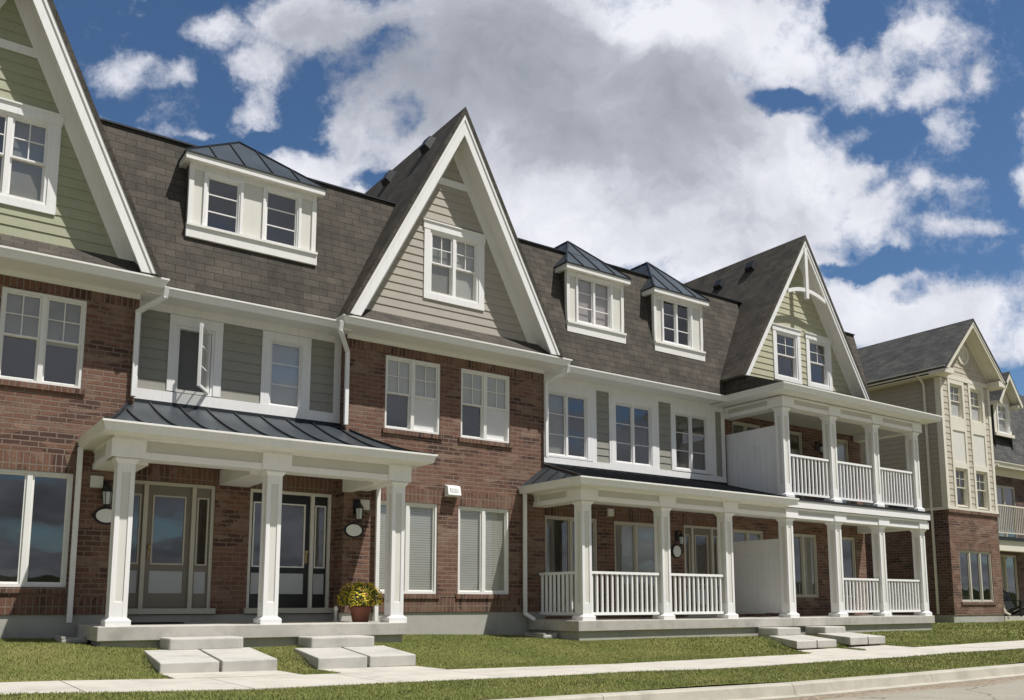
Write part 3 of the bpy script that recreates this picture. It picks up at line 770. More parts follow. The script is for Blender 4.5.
def gable(parent, xc, hw, zbase, zpeak, Yf, Yw, side, holes, band=None, frieze='cream_trim', fas='white_trim', fw=.2, back=8.0, mat='shingle_brown', frw=.2, zsid=None, frieze_w=.22, rakelow=0):
    """steep gable: roof slabs, barge boards, soffits, lapped gable wall"""
    sl = (zpeak-zbase)/hw; L = math.hypot(1, sl); nx, nz = sl/L, 1/L       # outward normal of the right slope
    th = .07
    for sgn in (-1, 1):
        q = MB()
        a = Vector((xc, Yf-.03, zpeak)); b = Vector((xc+sgn*(hw+.02), Yf-.03, zbase-.02*sl))
        n = Vector((sgn*nx, 0, nz))
        top = [a+n*th*0, b]; pts = [a, b, b-n*th, a-Vector((0, 0, th*L))]
        q.prism(pts if sgn < 0 else pts[::-1], (0, back-Yf, 0), mat)
        q.build('roof_slope', parent)
        # barge board
        q = MB(); a2 = a-Vector((0, 0, th*L)); b2 = b-n*th
        lo_a = a2-Vector((0, 0, fw*L)); lo_b = b2-n*fw
        # cut level at the foot
        zc_ = zbase-.03; b2c = Vector((xc+sgn*(a2.z-zc_)/sl, 0, zc_)); lob = Vector((xc+sgn*(lo_a.z-zc_)/sl, 0, zc_))
        pts = [Vector((p.x, Yf, p.z)) for p in (a2, b2c, lob, lo_a)]
        q.prism(pts if sgn < 0 else pts[::-1], (0, .035, 0), fas)
        q2 = [p+Vector((0, -.018, 0)) for p in (pts[0], pts[1], pts[1]-Vector((sgn*.055*L/sl, 0, 0)), pts[0]-Vector((0, 0, .055*L)))]
        q.prism(q2 if sgn < 0 else q2[::-1], (0, .02, 0), fas)
        q.build('barge_board', parent)
        # soffit between barge board and wall
        q = MB(); s0 = Vector((0, 0, -fw*.55*L))
        zf_ = zbase+.02
        def foot(drop, y): return Vector((xc+sgn*(a2.z-drop*L-zf_)/sl, y, zf_))
        p = [Vector((a2.x, Yf+.036, a2.z))+s0, foot(fw*.55, Yf+.036), foot(fw*.55, Yw), Vector((a2.x, Yw, a2.z))+s0]
        q.prism(p, tuple(n*.012), frieze); q.build('soffit', parent)
        # frieze board on the wall
        q = MB(); k1 = fw*.55; k2 = k1+frieze_w
        f1 = [Vector((a2.x, Yw-.03, a2.z-k1*L)), foot(k1, Yw-.03), foot(k2, Yw-.03), Vector((a2.x, Yw-.03, a2.z-k2*L))]
        q.prism(f1 if sgn < 0 else f1[::-1], (0, .03, 0), frieze); q.build('frieze_board', parent)
    off = (th+fw*.55+frieze_w*.6)*L
    def xr(z):
        h = (zpeak-off-z)/sl
        return (xc-h, xc+h)
    zs0 = zsid if zsid else zbase
    q = MB(); siding(q, xr, zs0, zpeak-off, Yw, holes, side); g = q.build('gable_siding', parent)
    if band:
        q = MB(); w = (zpeak-off-band)/sl; q.prism([(xc-w, Yw-.028, band), (xc+w, Yw-.028, band), (xc+w-.14/sl, Yw-.028, band+.14), (xc-w+.14/sl, Yw-.028, band+.14)], (0, .02, 0), frieze); q.build('band_board', parent)
    return xr

WT = 'white_trim'; CT = 'cream_trim'; YG = 1.6; YM = 1.9
GH = 'row of attached houses along the street'
def gable_house(name, label, x0, x1, xc, hw, zp, side, wins2, wins1, gwin, gkind_backs, loc, left_ext=None):
    t = thing('townhouse', label, 'house', loc, GH)
    hol = [w[:4] for w in wins2+wins1]
    q = MB(); q2h = [(w[0], w[1], w[2], w[3]) for w in wins2+wins1]
    wall(q, x0, x1, .66, 5.72, YG, q2h, 'brick')
    q.face([(x0, YG, .66), (x0, YG, 5.72), (x0, YG+.6, 5.72), (x0, YG+.6, .66)], 'brick')
    q.face([(x1, YG, 5.72), (x1, YG, .66), (x1, YG+.6, .66), (x1, YG+.6, 5.72)], 'brick')
    q.build('wall', t)
    q = MB(); q.box(x0-.02, x1+.02, YG+.02, YG+.3, -.3, .66, 'foundation'); q.build('foundation', t)
    soldier(t, x0+.001, x1-.001, .665, .92, YG); soldier(t, x0+.001, x1-.001, 5.49, 5.715, YG)
    for w in wins2+wins1:
        window(t, *w[:4], YG, kind=w[4], panes=2, back=w[5], frame='cream_trim')
        if w in wins1:
            soldier(t, w[0]-.12, w[1]+.12, w[3]+.002, w[3]+.27, YG)
            sillbrick(t, w[0]-.05, w[1]+.05, w[2]-.002, YG)
        else: sillbrick(t, w[0]-.05, w[1]+.05, w[2]-.002, YG)
    # eave: soffit, gutter, skirt roof
    ex0, ex1 = x0-.36, x1+.30
    q = MB(); q.box(ex0+.05, ex1-.05, 1.06, YG+.3, 5.725, 5.74, CT); q.box(x0-.004, x1+.004, YG-.024, YG+.02, 5.64, 5.724, CT); q.build('eave_soffit', t)
    gutter(t, [(ex0, YG+.25), (ex0, 1.0), (ex1, 1.0), (ex1, YG+.25)], EZ)
    YW = 1.45
    q = MB(); q.prism([(ex0+.05, 1.03, EZ-.02), (ex1-.05, 1.03, EZ-.02), (ex1-.32, YW+.05, 6.26), (ex0+.32, YW+.05, 6.26)], (0, .03, -.04), 'shingle_brown'); q.build('skirt_roof', t)
    holes = [(gwin[0], gwin[1], gwin[2], gwin[3])]
    gable(t, xc, hw, 5.93, zp, 1.0, YW, side, holes, band=9.08, zsid=6.2)
    window(t, *gwin[:4], YW, kind='hung', panes=2, trim=(.13, .15, .12, WT), back=gkind_backs, frame=WT)
    q = MB(); n = 1
    mansard(t, x0, x1, 1.47, holes=[(x0+1.15, x1-1.38, mz(1.475), 9)])
    return t

# ---- house with sage gable, far left
A = gable_house('a', 'red brick townhouse with a sage green gable, cut by the left edge of the photo', -1.55, 2.93, .82, 2.27, 10.95, 'siding_sage',
    [(1.02, 2.17, 4.07, 5.47, 'hung', [('sheer_grey', .5), ('sheer_grey', .55)]), (-.75, .40, 4.07, 5.47, 'hung', 'interior')],
    [(1.0, 2.14, 1.06, 2.76, 'fixed', 'interior'), (-.75, .40, 1.06, 2.76, 'fixed', 'interior')],
    (.39, 1.49, 6.78, 8.10), [('screen_dark', 1), ('sheer_grey', 1)], (.7, 1.6, .3))
# ---- middle gable house
C_ = gable_house('c', 'red brick townhouse with one tall taupe gable, left of the centre porch', 6.53, 11.02, 8.64, 2.42, 10.6, 'siding_taupe',
    [(7.31, 8.50, 4.05, 5.46, 'hung', [('sheer_white', .5), ('sheer_white', 1)]), (8.97, 10.15, 4.05, 5.46, 'hung', [('sheer_white', .5), ('sheer_white', 1)])],
    [(7.20, 8.47, 1.0, 2.70, 'fixed', 'blind'), (8.93, 10.13, 1.0, 2.70, 'fixed', 'blind')],
    (8.13, 9.26, 6.78, 8.08), [('sheer_grey', 1), ('sheer_white', 1)], (8.75, 1.6, .2))
# exhaust hood on the brick and roof vents
q = MB(); q.prism([(8.61, YG, 3.09), (8.61, YG-.12, 3.06), (8.61, YG-.16, 2.88), (8.61, YG, 2.86)], (.29, 0, 0), 'white_trim')
q.box(8.66, 8.85, YG-.152, YG-.13, 2.93, 3.02, 'vinyl_grey'); q.build('exhaust_hood', C_, bevel=.006)
def roof_vent(parent, x, y, xc, hw, zb_, zp):
    sl = (zp-zb_)/hw; z = zp-abs(x-xc)*sl; q = MB()
    n = Vector((-sl, 0, 1)).normalized(); t_ = Vector((-1, 0, -sl)).normalized()
    c = Vector((x, y, z)); e = .16
    base = [c+t_*a+Vector((0, b, 0)) for a, b in ((-e, -e), (-e, e), (e, e), (e, -e))]
    top = [p+n*.13+(c-p)*.25 for p in base]
    q.mesh(base+top, [(4, 5, 6, 7), (0, 1, 5, 4), (1, 2, 6, 5), (2, 3, 7, 6), (3, 0, 4, 7)], 'iron_black'); q.build('roof_vent', parent)
roof_vent(C_, 8.40, 2.0, 8.64, 2.42, 5.93, 10.6); roof_vent(C_, 8.40, 3.75, 8.64, 2.42, 5.93, 10.6)

# ------------------------------------------------------------------ dormers
def dormer(parent, x0, x1, zb0, zt, wins, peakz=9.44, yextra=0.0):
    yf = 1.57; m = 'panel_cream'
    holes = [w[:4] for w in wins]
    q = MB(); wall(q, x0, x1, zb0, zt, yf, holes, m, reveal=.08)
    for x, s in ((x0, -1), (x1, 1)):   # cheeks in shingle
        p = [(x, yf, zb0-.05), (x, yf, zt), (x, my(zt)+.3, zt), (x, my(zb0), zb0-.05)]
        q.prism(p, (s*.02, 0, 0), 'shingle_brown')
    # corner boards, sill board, head board and pilasters
    e = .012
    q.box(x0-.03, x0+.05, yf-.03, yf+.05, zb0, zt, CT); q.box(x1-.05, x1+.03, yf-.03, yf+.05, zb0, zt, CT)
    q.box(x0-.05, x1+.05, yf-.06, yf-.001, zb0-.02, zb0+.17, CT); q.box(x0-.05, x1+.05, yf-.09, yf-.001, zb0+.17, zb0+.215, CT)
    q.box(x0+.051, x1-.051, yf-.022, yf-.001, zt-.24, zt-.02, CT)
    edges = [x0+.05]+[v for w in wins for v in (w[0]-.05, w[1]+.05)]+[x1-.05]
    d = q.build('dormer', parent)
    for w in wins:
        window(d, *w[:4], yf, kind='casement', panes=w[4], trim=(.045, .045, .045, WT), back=w[5], frame=WT, head=False, depth=.45, sub=True)
    # hipped standing-seam roof
    ex0, ex1, yf0 = x0-.13, x1+.13, 1.41; hw = (ex1-ex0)/2; xc = (ex0+ex1)/2; ez = zt-.06+.05
    rise = peakz-ez; yp = yf0+hw+yextra
    q = MB(); pk = (xc, yp, peakz); bk = (xc, 5.2, peakz)
    q.face([(ex0, yf0, ez), (ex1, yf0, ez), pk], 'metal_roof')
    q.face([(ex0, 5.2, ez), (ex0, yf0, ez), pk, bk], 'metal_roof'); q.face([(ex1, yf0, ez), (ex1, 5.2, ez), bk, pk], 'metal_roof')
    q.face([(ex0, 5.2, ez), (ex0, yf0, ez), (ex1, yf0, ez), (ex1, 5.2, ez)][::-1], CT)
    # seams
    P0 = Vector((ex0, yf0, ez)); P1 = Vector((ex1, yf0, ez)); K = Vector(pk)
    up = Vector((0, 0, .012))
    q.bar(P0+up, K+up, .03, .035, 'metal_seam'); q.bar(P1+up, K+up, .03, .035, 'metal_seam'); q.bar(K+up, Vector(bk)+up, .04, .04, 'metal_seam')
    n = max(2, round((ex1-ex0)/.48))
    for i in range(1, n):
        x = ex0+(ex1-ex0)*i/n; t = 1-abs(x-xc)/hw
        q.bar((x, yf0, ez+.012), (x, yf0+(hw+yextra)*t, ez+rise*t+.012), .02, .03, 'metal_seam')
    for i in range(1, 5):
        y = yf0+.45*i; t = min(1, (y-yf0)/(hw+yextra))
        for sx, xx in ((1, ex0), (-1, ex1)): q.bar((xx, y, ez+.012), (xx+sx*hw*t, y, ez+rise*t+.012), .02, .03, 'metal_seam')
    q.build('dormer_roof', d)
    q = MB(); q.box(ex0, ex1, yf0, yf0+.03, ez-.13, ez-.028, CT); q.box(ex0, ex0+.03, yf0+.03, 3.0, ez-.13, ez-.028, CT); q.box(ex1-.03, ex1, yf0+.03, 3.0, ez-.13, ez-.028, CT)
    q.box(ex0+.03, ex1-.03, yf0+.03, 3.0, ez-.12, ez-.105, CT); q.box(ex0-.02, ex1+.02, yf0-.02, 3.0, ez-.027, ez-.002, 'metal_seam'); q.build('dormer_eave', d)
    return d

# ------------------------------------------------------------------ doors
def door_unit(parent, x0, x1, z0, z1, Y, doorm, framem, hinge='R', ndoor=(.32, .68)):
    """front door between two sidelights, panelled below"""
    f = MB(); w = .055; L = x1-x0
    xa, xb = x0+L*.235, x0+L*.765
    f.box(x0, x1, Y-.02, Y+.1, z1-w, z1, framem); f.box(x0, x0+w, Y-.02, Y+.1, z0, z1-w, framem); f.box(x1-w, x1, Y-.02, Y+.1, z0, z1-w, framem)
    f.box(xa-.033, xa+.033, Y-.028, Y+.1, z0, z1-w, framem); f.box(xb-.033, xb+.033, Y-.028, Y+.1, z0, z1-w, framem)
    f.box(x0-.05, x1+.05, Y-.16, Y+.1, z0-.09, z0, 'frame_taupe')
    fr_ = f.build('door_frame', parent)
    def leaf(a, b, name, sm=.09, par=None):
        q = MB(); yy = Y+.02; zt = z1-w; zg0 = z0+.70; zg1 = zt-.16
        q.box(a, b, yy, yy+.045, z0+.005, z0+.24, doorm); q.box(a, b, yy, yy+.045, z0+.60, zg0, doorm); q.box(a, b, yy, yy+.045, zg1, zt, doorm)
        q.box(a, a+sm, yy, yy+.045, z0+.24, z0+.60, doorm); q.box(b-sm, b, yy, yy+.045, z0+.24, z0+.60, doorm)
        q.box(a, a+sm, yy, yy+.045, zg0, zg1, doorm); q.box(b-sm, b, yy, yy+.045, zg0, zg1, doorm)
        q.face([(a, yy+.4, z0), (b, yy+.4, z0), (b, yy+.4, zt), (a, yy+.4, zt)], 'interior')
        o = q.build(name, par if par else parent); kid = par if par else o
        q = MB(); q.box(a+sm, b-sm, yy+.012, yy+.04, z0+.24, z0+.60, 'door_panel'); q.build('lower_panel', kid)
        q = MB(); e = .022; c = 'frame_taupe' if doorm == 'door_taupe' else 'cream_trim'
        for (p, r, s_, t_) in ((a+sm, b-sm, zg1-e, zg1), (a+sm, b-sm, zg0, zg0+e), (a+sm, a+sm+e, zg0+e, zg1-e), (b-sm-e, b-sm, zg0+e, zg1-e)): q.box(p, r, yy-.012, yy+.03, s_, t_, c)
        q.build('glazing_bead', kid)
        q = MB(); q.box(a+sm+e, b-sm-e, yy+.014, yy+.022, zg0+e, zg1-e, 'glass'); q.build('pane', kid)
        return o
    leaf(x0+w, xa-.033, 'sidelight', .03, fr_); leaf(xb+.033, x1-w, 'sidelight', .03, fr_)
    d = leaf(xa+.034, xb-.034, 'door', .085)
    hx = xb-.09 if hinge == 'L' else xa+.09
    q = MB(); q.lathe((hx, Y-.03, z0+.98), [(.001, -.03), (.026, -.02), (.026, .02), (.001, .03)], 'brass', 12)
    q.box(hx-.018, hx+.018, Y-.002, Y+.02, z0+.78, z0+1.0, 'brass'); q.tube([(hx, Y-.0, z0+.96), (hx, Y-.05, z0+.93), (hx, Y-.05, z0+.82), (hx, Y-.0, z0+.79)], .009, 'brass'); q.build('handle', d)
    return d

# ------------------------------------------------------------------ porch carcass
def porch_beam(parent, x0, x1, y0, yw, z0, z1, cols, side_l=True, side_r=True, h=.22):
    """boxed beam along the front and returns to the wall, panelled frieze, blocks above the columns"""
    q = MB(); d = .3
    q.box(x0, x1, y0, y0+d, z0, z1, CT)
    if side_l: q.box(x0, x0+d, y0+d, yw, z0, z1-.001, CT)
    if side_r: q.box(x1-d, x1, y0+d, yw, z0, z1-.001, CT)
    b_ = q.build('beam', parent)
    q = MB(); e = .02
    q.box(x0-e, x1+e, y0-e, y0-.001, z0, z0+.095, 'column_white'); q.box(x0-e, x1+e, y0-e-.008, y0-.001, z1-.05, z1-.002, 'column_white')
    if side_l: q.box(x0-e, x0-.001, y0-.001, yw, z0, z0+.095, 'column_white'); q.box(x0-e, x0-.001, y0-.001, yw, z1-.05, z1-.002, 'column_white')
    for c in cols:
        q.box(max(x0-.045, c-.23), min(x1+.045, c+.23), y0-.045, y0-.0005, z0+.0, z1-.051, 'column_white')
    if side_l: q.box(x0-.045, x0-.0005, y0-.0004, y0+.40, z0+.0, z1-.051, 'column_white')
    q.build('beam_trim', b_)
    q = MB(); q.box(x0+.04, x1-.04, y0-.004, y0-.0005, z0+.096, z1-.051, 'frieze_beige')
    if side_l: q.box(x0-.004, x0-.0005, y0+.3, yw-.2, z0+.096, z1-.051, 'frieze_beige')
    q.build('frieze_panel', b_)
    return b_
def hip_porch_roof(parent, x0, x1, y0, z0, xt0, xt1, yw, z1, curve=1.5, left=True, right=True, ribs=.46):
    """standing-seam porch roof, dished toward the eave"""
    n = 10; q = MB(); lv = []
    for k in range(n+1):
        s = k/n; z = z0+(z1-z0)*(1-s)**curve
        lv.append((xt0+(x0-xt0)*s if left else x0, xt1+(x1-xt1)*s if right else x1, yw+(y0-yw)*s, z))
    for a, b in zip(lv, lv[1:]):
        q.face([(b[0], b[2], b[3]), (b[1], b[2], b[3]), (a[1], a[2], a[3]), (a[0], a[2], a[3])], 'metal_roof')
        if left: q.face([(b[0], yw+.3, b[3]), (b[0], b[2], b[3]), (a[0], a[2], a[3]), (a[0], yw+.3, a[3])], 'metal_roof')
        if right: q.face([(b[1], b[2], b[3]), (b[1], yw+.3, b[3]), (a[1], yw+.3, a[3]), (a[1], a[2], a[3])], 'metal_roof')
    o = q.build('porch_roof', parent)
    q = MB()
    def pt(x):
        pts = []
        for l in lv:
            if l[0]-.001 <= x <= l[1]+.001: pts.append(Vector((x, l[2], l[3]+.012)))
        return pts
    k = math.ceil((x0+.1)/ribs)
    while k*ribs < x1-.1:
        pts = pt(k*ribs)
        for a, b in zip(pts, pts[1:]): q.bar(a, b, .022, .034, 'metal_seam')
        k += 1
    for i, on in ((0, left), (1, right)):
        if on:
            for a, b in zip(lv, lv[1:]): q.bar((a[i], a[2], a[3]+.014), (b[i], b[2], b[3]+.014), .04, .045, 'metal_seam')
    if left:
        for y in (.2, .7, 1.2, 1.65):
            pts = [Vector((l[0], y, l[3]+.012)) for l in lv if l[2] <= y]
            for a, b in zip(pts, pts[1:]): q.bar(a, b, .022, .034, 'metal_seam')
    q.bar((xt0, yw-.02, z1+.01), (xt1, yw-.02, z1+.01), .05, .06, 'metal_seam')
    q.build('standing_seam', o); return o
def slab(parent, x0, x1, y0, y1, z1, name='porch_slab', base=.17):
    q = MB(); q.box(x0, x1, y0, y1, z1-.20, z1, 'concrete_slab'); s = q.build(name, parent, bevel=.012)
    q = MB(); q.box(x0+.06, x1-.06, y0+.06, y1, -.25, z1-.20, 'foundation'); q.build('slab_base', s); return s

# ---- recessed house between the gables (two front doors)
B = thing('townhouse', 'low-eaved townhouse with white panelled upper floor and two-window dormer over a three-column porch', 'house', (4.7, 1.9, .2), GH)
q = MB(); wall(q, 2.93, 6.53, .5, 3.2, 1.95, [(2.94, 4.37, .74, 2.79), (4.96, 6.46, .74, 2.79)], 'brick', reveal=.1)
q.build('wall', B)
for a, b in ((2.94, 4.40), (4.98, 6.46)): soldier(B, a, b, 2.795, 3.05, 1.95)
door_unit(B, 2.94, 4.37, .745, 2.785, 2.0, 'door_taupe', 'frame_taupe', 'R')
door_unit(B, 4.96, 6.46, .745, 2.785, 2.0, 'door_black', 'panel_cream', 'L')
q = MB(); q.box(2.94, 6.52, 1.90, 2.0, .5, .64, 'foundation'); q.build('foundation', B)
# upper floor
q = MB(); wins = [(3.60, 4.22, 4.29, 5.42), (5.19, 5.79, 4.26, 5.45)]
siding(q, lambda z: (2.98, 6.45), 4.28, 5.64, YM, wins, 'siding_grey'); 
for p in ((2.93, 6.53, 5.62, 5.78), (2.93, 6.53, 4.06, 4.28)): pass
q.build('wall', B)
q = MB()
q.box(2.93, 6.53, YM-.03, YM+.1, 5.60, 5.76, WT); q.box(2.93, 6.53, YM-.036, YM+.1, 4.05, 4.27, WT)
q.box(6.40, 6.53, YM-.028, YM+.1, 4.27, 5.60, WT); q.box(2.93, 3.02, YM-.028, YM+.1, 4.27, 5.60, WT)
q.box(2.93, 6.53, YM+.02, YM+.3, 3.9, 4.05, WT); q.build('wall_trim', B)
w1 = window(B, *wins[0], YM, kind='none', panes=1, trim=(.13, .17, 0, WT), back=[('screen_dark', 1)], frame=WT, head=False)
window(B, *wins[1], YM, kind='casement', panes=1, trim=(.15, .14, 0, WT), back=[('sheer_white', 1)], frame=WT, head=False)
# the open casement sash
q = MB(); a = Vector((4.14, 1.90, 0)); b = Vector((3.87, 1.45, 0)); up = Vector((0, 0, 1))
for z in (4.35, 5.37): q.bar(a+up*z, b+up*z, .04, .045, WT)
for z in (4.69, 5.03): q.bar(a+up*z, b+up*z, .015, .018, WT)
for p in (a, b): q.bar(p+up*4.33, p+up*5.39, .045, .04, WT, up=(b-a).normalized())
sash = q.build('open_sash', w1)
q = MB(); n_ = (b-a).cross(up).normalized()*.004; q.prism([a+up*4.37, b+up*4.37, b+up*5.35, a+up*5.35], tuple(n_), 'glass'); q.build('pane', w1)
q = MB(); q.box(2.93, 6.53, 1.36, YM+.2, 5.735, 5.75, CT); q.build('eave_soffit', B)
gutter(B, [(2.95, 1.3), (6.5, 1.3)], 5.845)
mansard(B, 2.93, 6.53, holes=[(3.61, 5.80, 6.87, 8.26)])
dormer(B, 3.61, 5.80, 6.87, 8.30, [(3.87, 4.45, 7.08, 8.03, 1, 'interior'), (4.89, 5.50, 7.09, 8.07, 1, 'interior')], peakz=9.34)
# porch
S1, S2 = .515, .50
slab(B, 2.32, 6.99, 0.0, 1.60, S1); q = MB(); q.box(2.94, 6.52, 1.601, 1.95, .3, S1, 'concrete_slab'); q.build('porch_slab', B)
CX1 = (2.585, 4.72, 6.85)
for c in CX1: column(B, c, .215, S1, 2.84)
bm = porch_beam(B, 2.41, 6.99, .065, 1.6, 2.84, 3.15, CX1)
for bx_ in ((4.42, 4.92, 1.95), (2.72, 2.93, 1.6), (6.50, 6.68, 1.6)):
    q = MB(); q.box(bx_[0], bx_[1], .37, bx_[2], 2.80, 3.05, CT); q.build('cross_beam', B)
q = MB(); q.box(2.44, 6.96, .30, 1.95, 3.07, 3.09, CT); q.box(2.44, 6.96, .3, 1.6, 3.091, 3.14, CT); q.box(2.20, 7.24, -.34, .30, 3.136, 3.15, CT); q.box(2.20, 2.44, .30, 1.6, 3.136, 3.15, CT); q.box(6.96, 7.24, .30, 1.6, 3.136, 3.15, CT); q.build('porch_ceiling', B)
gutter(B, [(2.15, 1.6), (2.15, -.42), (7.29, -.42), (7.29, 1.6)], 3.27)
hip_porch_roof(B, 2.19, 7.25, -.38, 3.26, 2.93, 6.53, 1.9, 4.05, 1.35)
junction(6.93, YG, 2.59, C_); junction(2.46, YG, 2.66, A)

# ---- house with the two dormers
D = thing('townhouse', 'townhouse with two small hipped dormers over a white panelled floor, right of the taupe gable', 'house', (14, 1.9, .15), GH)
X0, X1 = 11.02, 16.92
wl = [(11.30, 12.44, 3.98, 5.38), (13.27, 14.40, 3.99, 5.38), (15.18, 16.30, 4.01, 5.38)]
q = MB(); siding(q, lambda z: (X0, X1-.06), 3.94, 5.62, YM, wl, 'siding_grey'); q.build('wall', D)
q = MB(); q.box(X0, X1, YM-.03, YM+.1, 5.58, 5.76, WT); q.box(X0, X1, YM-.036, YM+.1, 3.68, 3.94, WT)
for a, b in ((X0, 11.16), (12.58, 12.70), (13.08, 13.14), (14.54, 14.63), (15.03, 15.05), (16.45, 16.58), (16.80, X1)): q.box(a, b, YM-.027, YM+.1, 3.94, 5.58, WT)
q.build('wall_trim', D)
bk = [[('sheer_grey', 1), None], [None, None], [('screen_dark', 1), ('screen_dark', 1)]]
for w, k in zip(wl, bk): window(D, *w, YM, kind='casement', panes=2, trim=(.14, .21, .05, WT), back=k, frame=WT, head=False)
q = MB(); q.box(X0, X1, 1.36, YM+.2, 5.735, 5.75, CT); q.build('eave_soffit', D)
gutter(D, [(X0+.03, 1.3), (16.42, 1.3)], 5.845)
mansard(D, X0, X1, holes=[(11.65, 13.25, 6.69, 8.16), (14.26, 15.84, 6.69, 8.16)])
dormer(D, 11.65, 13.25, 6.69, 8.20, [(11.93, 12.90, 6.95, 8.01, 2, [('sheer_pink', 1), ('sheer_pink', 1)])], peakz=9.24, yextra=.18)
dormer(D, 14.26, 15.84, 6.69, 8.20, [(14.54, 15.47, 6.95, 8.03, 2, 'interior')], peakz=9.33, yextra=.24)
q = MB(); dh = [(11.30, 12.75, .56, 2.68), (13.25, 14.62, .62, 2.66), (15.45, 16.75, .56, 2.68)]
wall(q, X0, X1+.03, .45, 3.2, 1.95, dh, 'brick', reveal=.1); q.build('wall', D)
for w in dh: soldier(D, w[0]-.05, w[1]+.05, w[3]+.002, w[3]+.27, 1.95)
window(D, *dh[0], 1.95, kind='fixed', panes=2, back='interior', frame='frame_taupe'); window(D, *dh[1], 1.95, kind='fixed', panes=2, back=[('sheer_grey', 1), ('sheer_grey', 1)], frame='frame_taupe')
door_unit(D, 15.45, 16.75, .56, 2.68, 1.99, 'door_taupe', 'frame_taupe', 'L')
# porch
XS0, XB = 10.60, 16.86
slab(D, XS0, XB, 0.0, 1.60, S2); q = MB(); q.box(11.03, XB, 1.601, 1.95, .2, S2, 'concrete_slab'); q.build('porch_slab', D)
CX2 = (10.905, 13.02, 14.93, 17.01)
for c in CX2[:3]: column(D, c, .215, S2, 2.79)
porch_beam(D, 10.75, 16.84, .065, 1.6, 2.79, 3.06, CX2[:3], True, False)
q = MB(); q.box(11.05, 16.84, .36, 1.95, 3.0, 3.02, CT); q.box(11.05, 16.84, .36, 1.9, 3.021, 3.05, CT); q.box(10.40, 16.84, -.34, .36, 3.05, 3.062, CT); q.box(10.40, 11.0, .36, 1.6, 3.05, 3.062, CT); q.build('porch_ceiling', D)
gutter(D, [(10.34, 1.6), (10.34, -.42), (16.72, -.42)], 3.175)
hip_porch_roof(D, 10.38, 16.70, -.38, 3.165, 11.15, 16.92, 1.9, 3.76, 1.0, True, False, ribs=.40)
railing(D, (10.89, .36), (10.89, 1.58), .60, 1.44); railing(D, (11.03, .20), (12.86, .20), .60, 1.44); railing(D, (13.14, .20), (14.77, .20), .60, 1.44)
junction(13.12, 1.95, 2.84, D, .085)

# ---- house with the balcony
E_ = thing('townhouse', 'townhouse with an olive gable over a white balcony and porch, fourth gable end along the row', 'house', (19.8, 1.9, .15), GH)
E_['label'] = 'townhouse with an olive gable and king-post truss over a white colonnaded balcony'
X0, X1 = 16.92, 22.75
wl = [(19.42, 20.54, .98, 2.66, 'fixed', [None, ('sheer_grey', 1)]), (21.40, 22.28, .98, 2.66, 'fixed', 'interior'), (17.2, 18.35, .56, 2.66, 'fixed', 'interior'),
      (17.3, 18.4, 3.35, 5.44, 'fixed', 'interior'), (18.9, 20.12, 3.35, 5.44, 'fixed', 'interior'), (21.35, 22.2, 3.35, 5.44, 'fixed', [('sheer_white', 1)])]
q = MB(); wall(q, X0, X1, .45, 5.78, 1.95, [w[:4] for w in wl], 'brick', reveal=.1)
q.face([(X1, 1.95, 5.78), (X1, 1.95, -.2), (X1, 10.5, -.2), (X1, 10.5, 5.78)], 'brick'); q.face([(X1, 1.3, 5.7), (X1, 10.5, 5.7), (X1, 10.5, MZ1), (X1, MY1, MZ1)], 'siding_side'); q.build('wall', E_)
for w in wl: window(E_, *w[:4], 1.95, kind=w[4], panes=2 if w[1]-w[0] > 1 else 1, back=w[5], frame='frame_taupe')
slab(E_, XB+.006, 22.72, 0.0, 1.95, S2)
CXL = (17.01, 18.86, 20.69, 22.54)
for c in CXL: column(E_, c, .215, S2, 2.79)
porch_beam(E_, 16.845, 22.70, .065, 1.95, 2.79, 3.02, CXL, False, True)
# balcony deck
q = MB(); q.box(16.76, 22.76, -.03, 1.95, 3.03, 3.20, 'column_white'); q.box(16.74, 22.78, -.05, 1.95, 3.201, 3.25, 'metal_seam'); q.build('balcony_deck', E_)
q = MB(); q.box(16.85, 22.68, .36, 1.94, 2.99, 3.01, CT); q.build('porch_ceiling', E_)
CXU = (17.03, 18.85, 20.65, 22.50)
for c in CXU: column(E_, c, .215, 3.26, 5.42)
porch_beam(E_, 16.88, 22.66, .065, 1.9, 5.42, 5.68, CXU, True, True)
q = MB(); q.box(17.15, 22.4, .36, 1.94, 5.60, 5.62, 'frieze_beige'); q.build('balcony_ceiling', E_)
q = MB(); q.box(16.40, 22.98, -.34, 1.9, 5.70, 5.715, CT); q.build('eave_soffit', E_)
gutter(E_, [(16.36, 1.40), (16.36, -.40), (23.06, -.40), (23.06, 1.9)], 5.85)
for i in range(3): railing(E_, (CXU[i]+.14, .20), (CXU[i+1]-.14, .20), 3.37, 4.33)
for i in (1, 2): railing(E_, (CXL[i]+.14, .20), (CXL[i+1]-.14, .20), .60, 1.44)
# privacy panels, upper and lower
def privacy(parent, x, y0, y1, z0, z1, m):
    q = MB(); q.box(x-.02, x+.02, y0, y1, z0, z0+.05, m); q.box(x-.02, x+.02, y0, y1, z1-.04, z1, m); zr = z1-.42
    q.box(x-.02, x+.02, y0, y1, zr, zr+.045, m)
    n = 9; w = (y1-y0)/n
    for i in range(n):
        q.box(x-.009, x+.009, y0+i*w+.003, y0+(i+1)*w-.003, z0+.05, zr, m)
    q.box(x-.008, x+.008, y0, y1, zr+.045, z1-.04, m)
    return q.build('privacy_panel', parent)
privacy(E_, 17.03, .36, 1.93, 3.30, 5.03, 'vinyl_grey'); privacy(E_, 16.99, .36, 1.93, .60, 2.32, 'vinyl_grey')
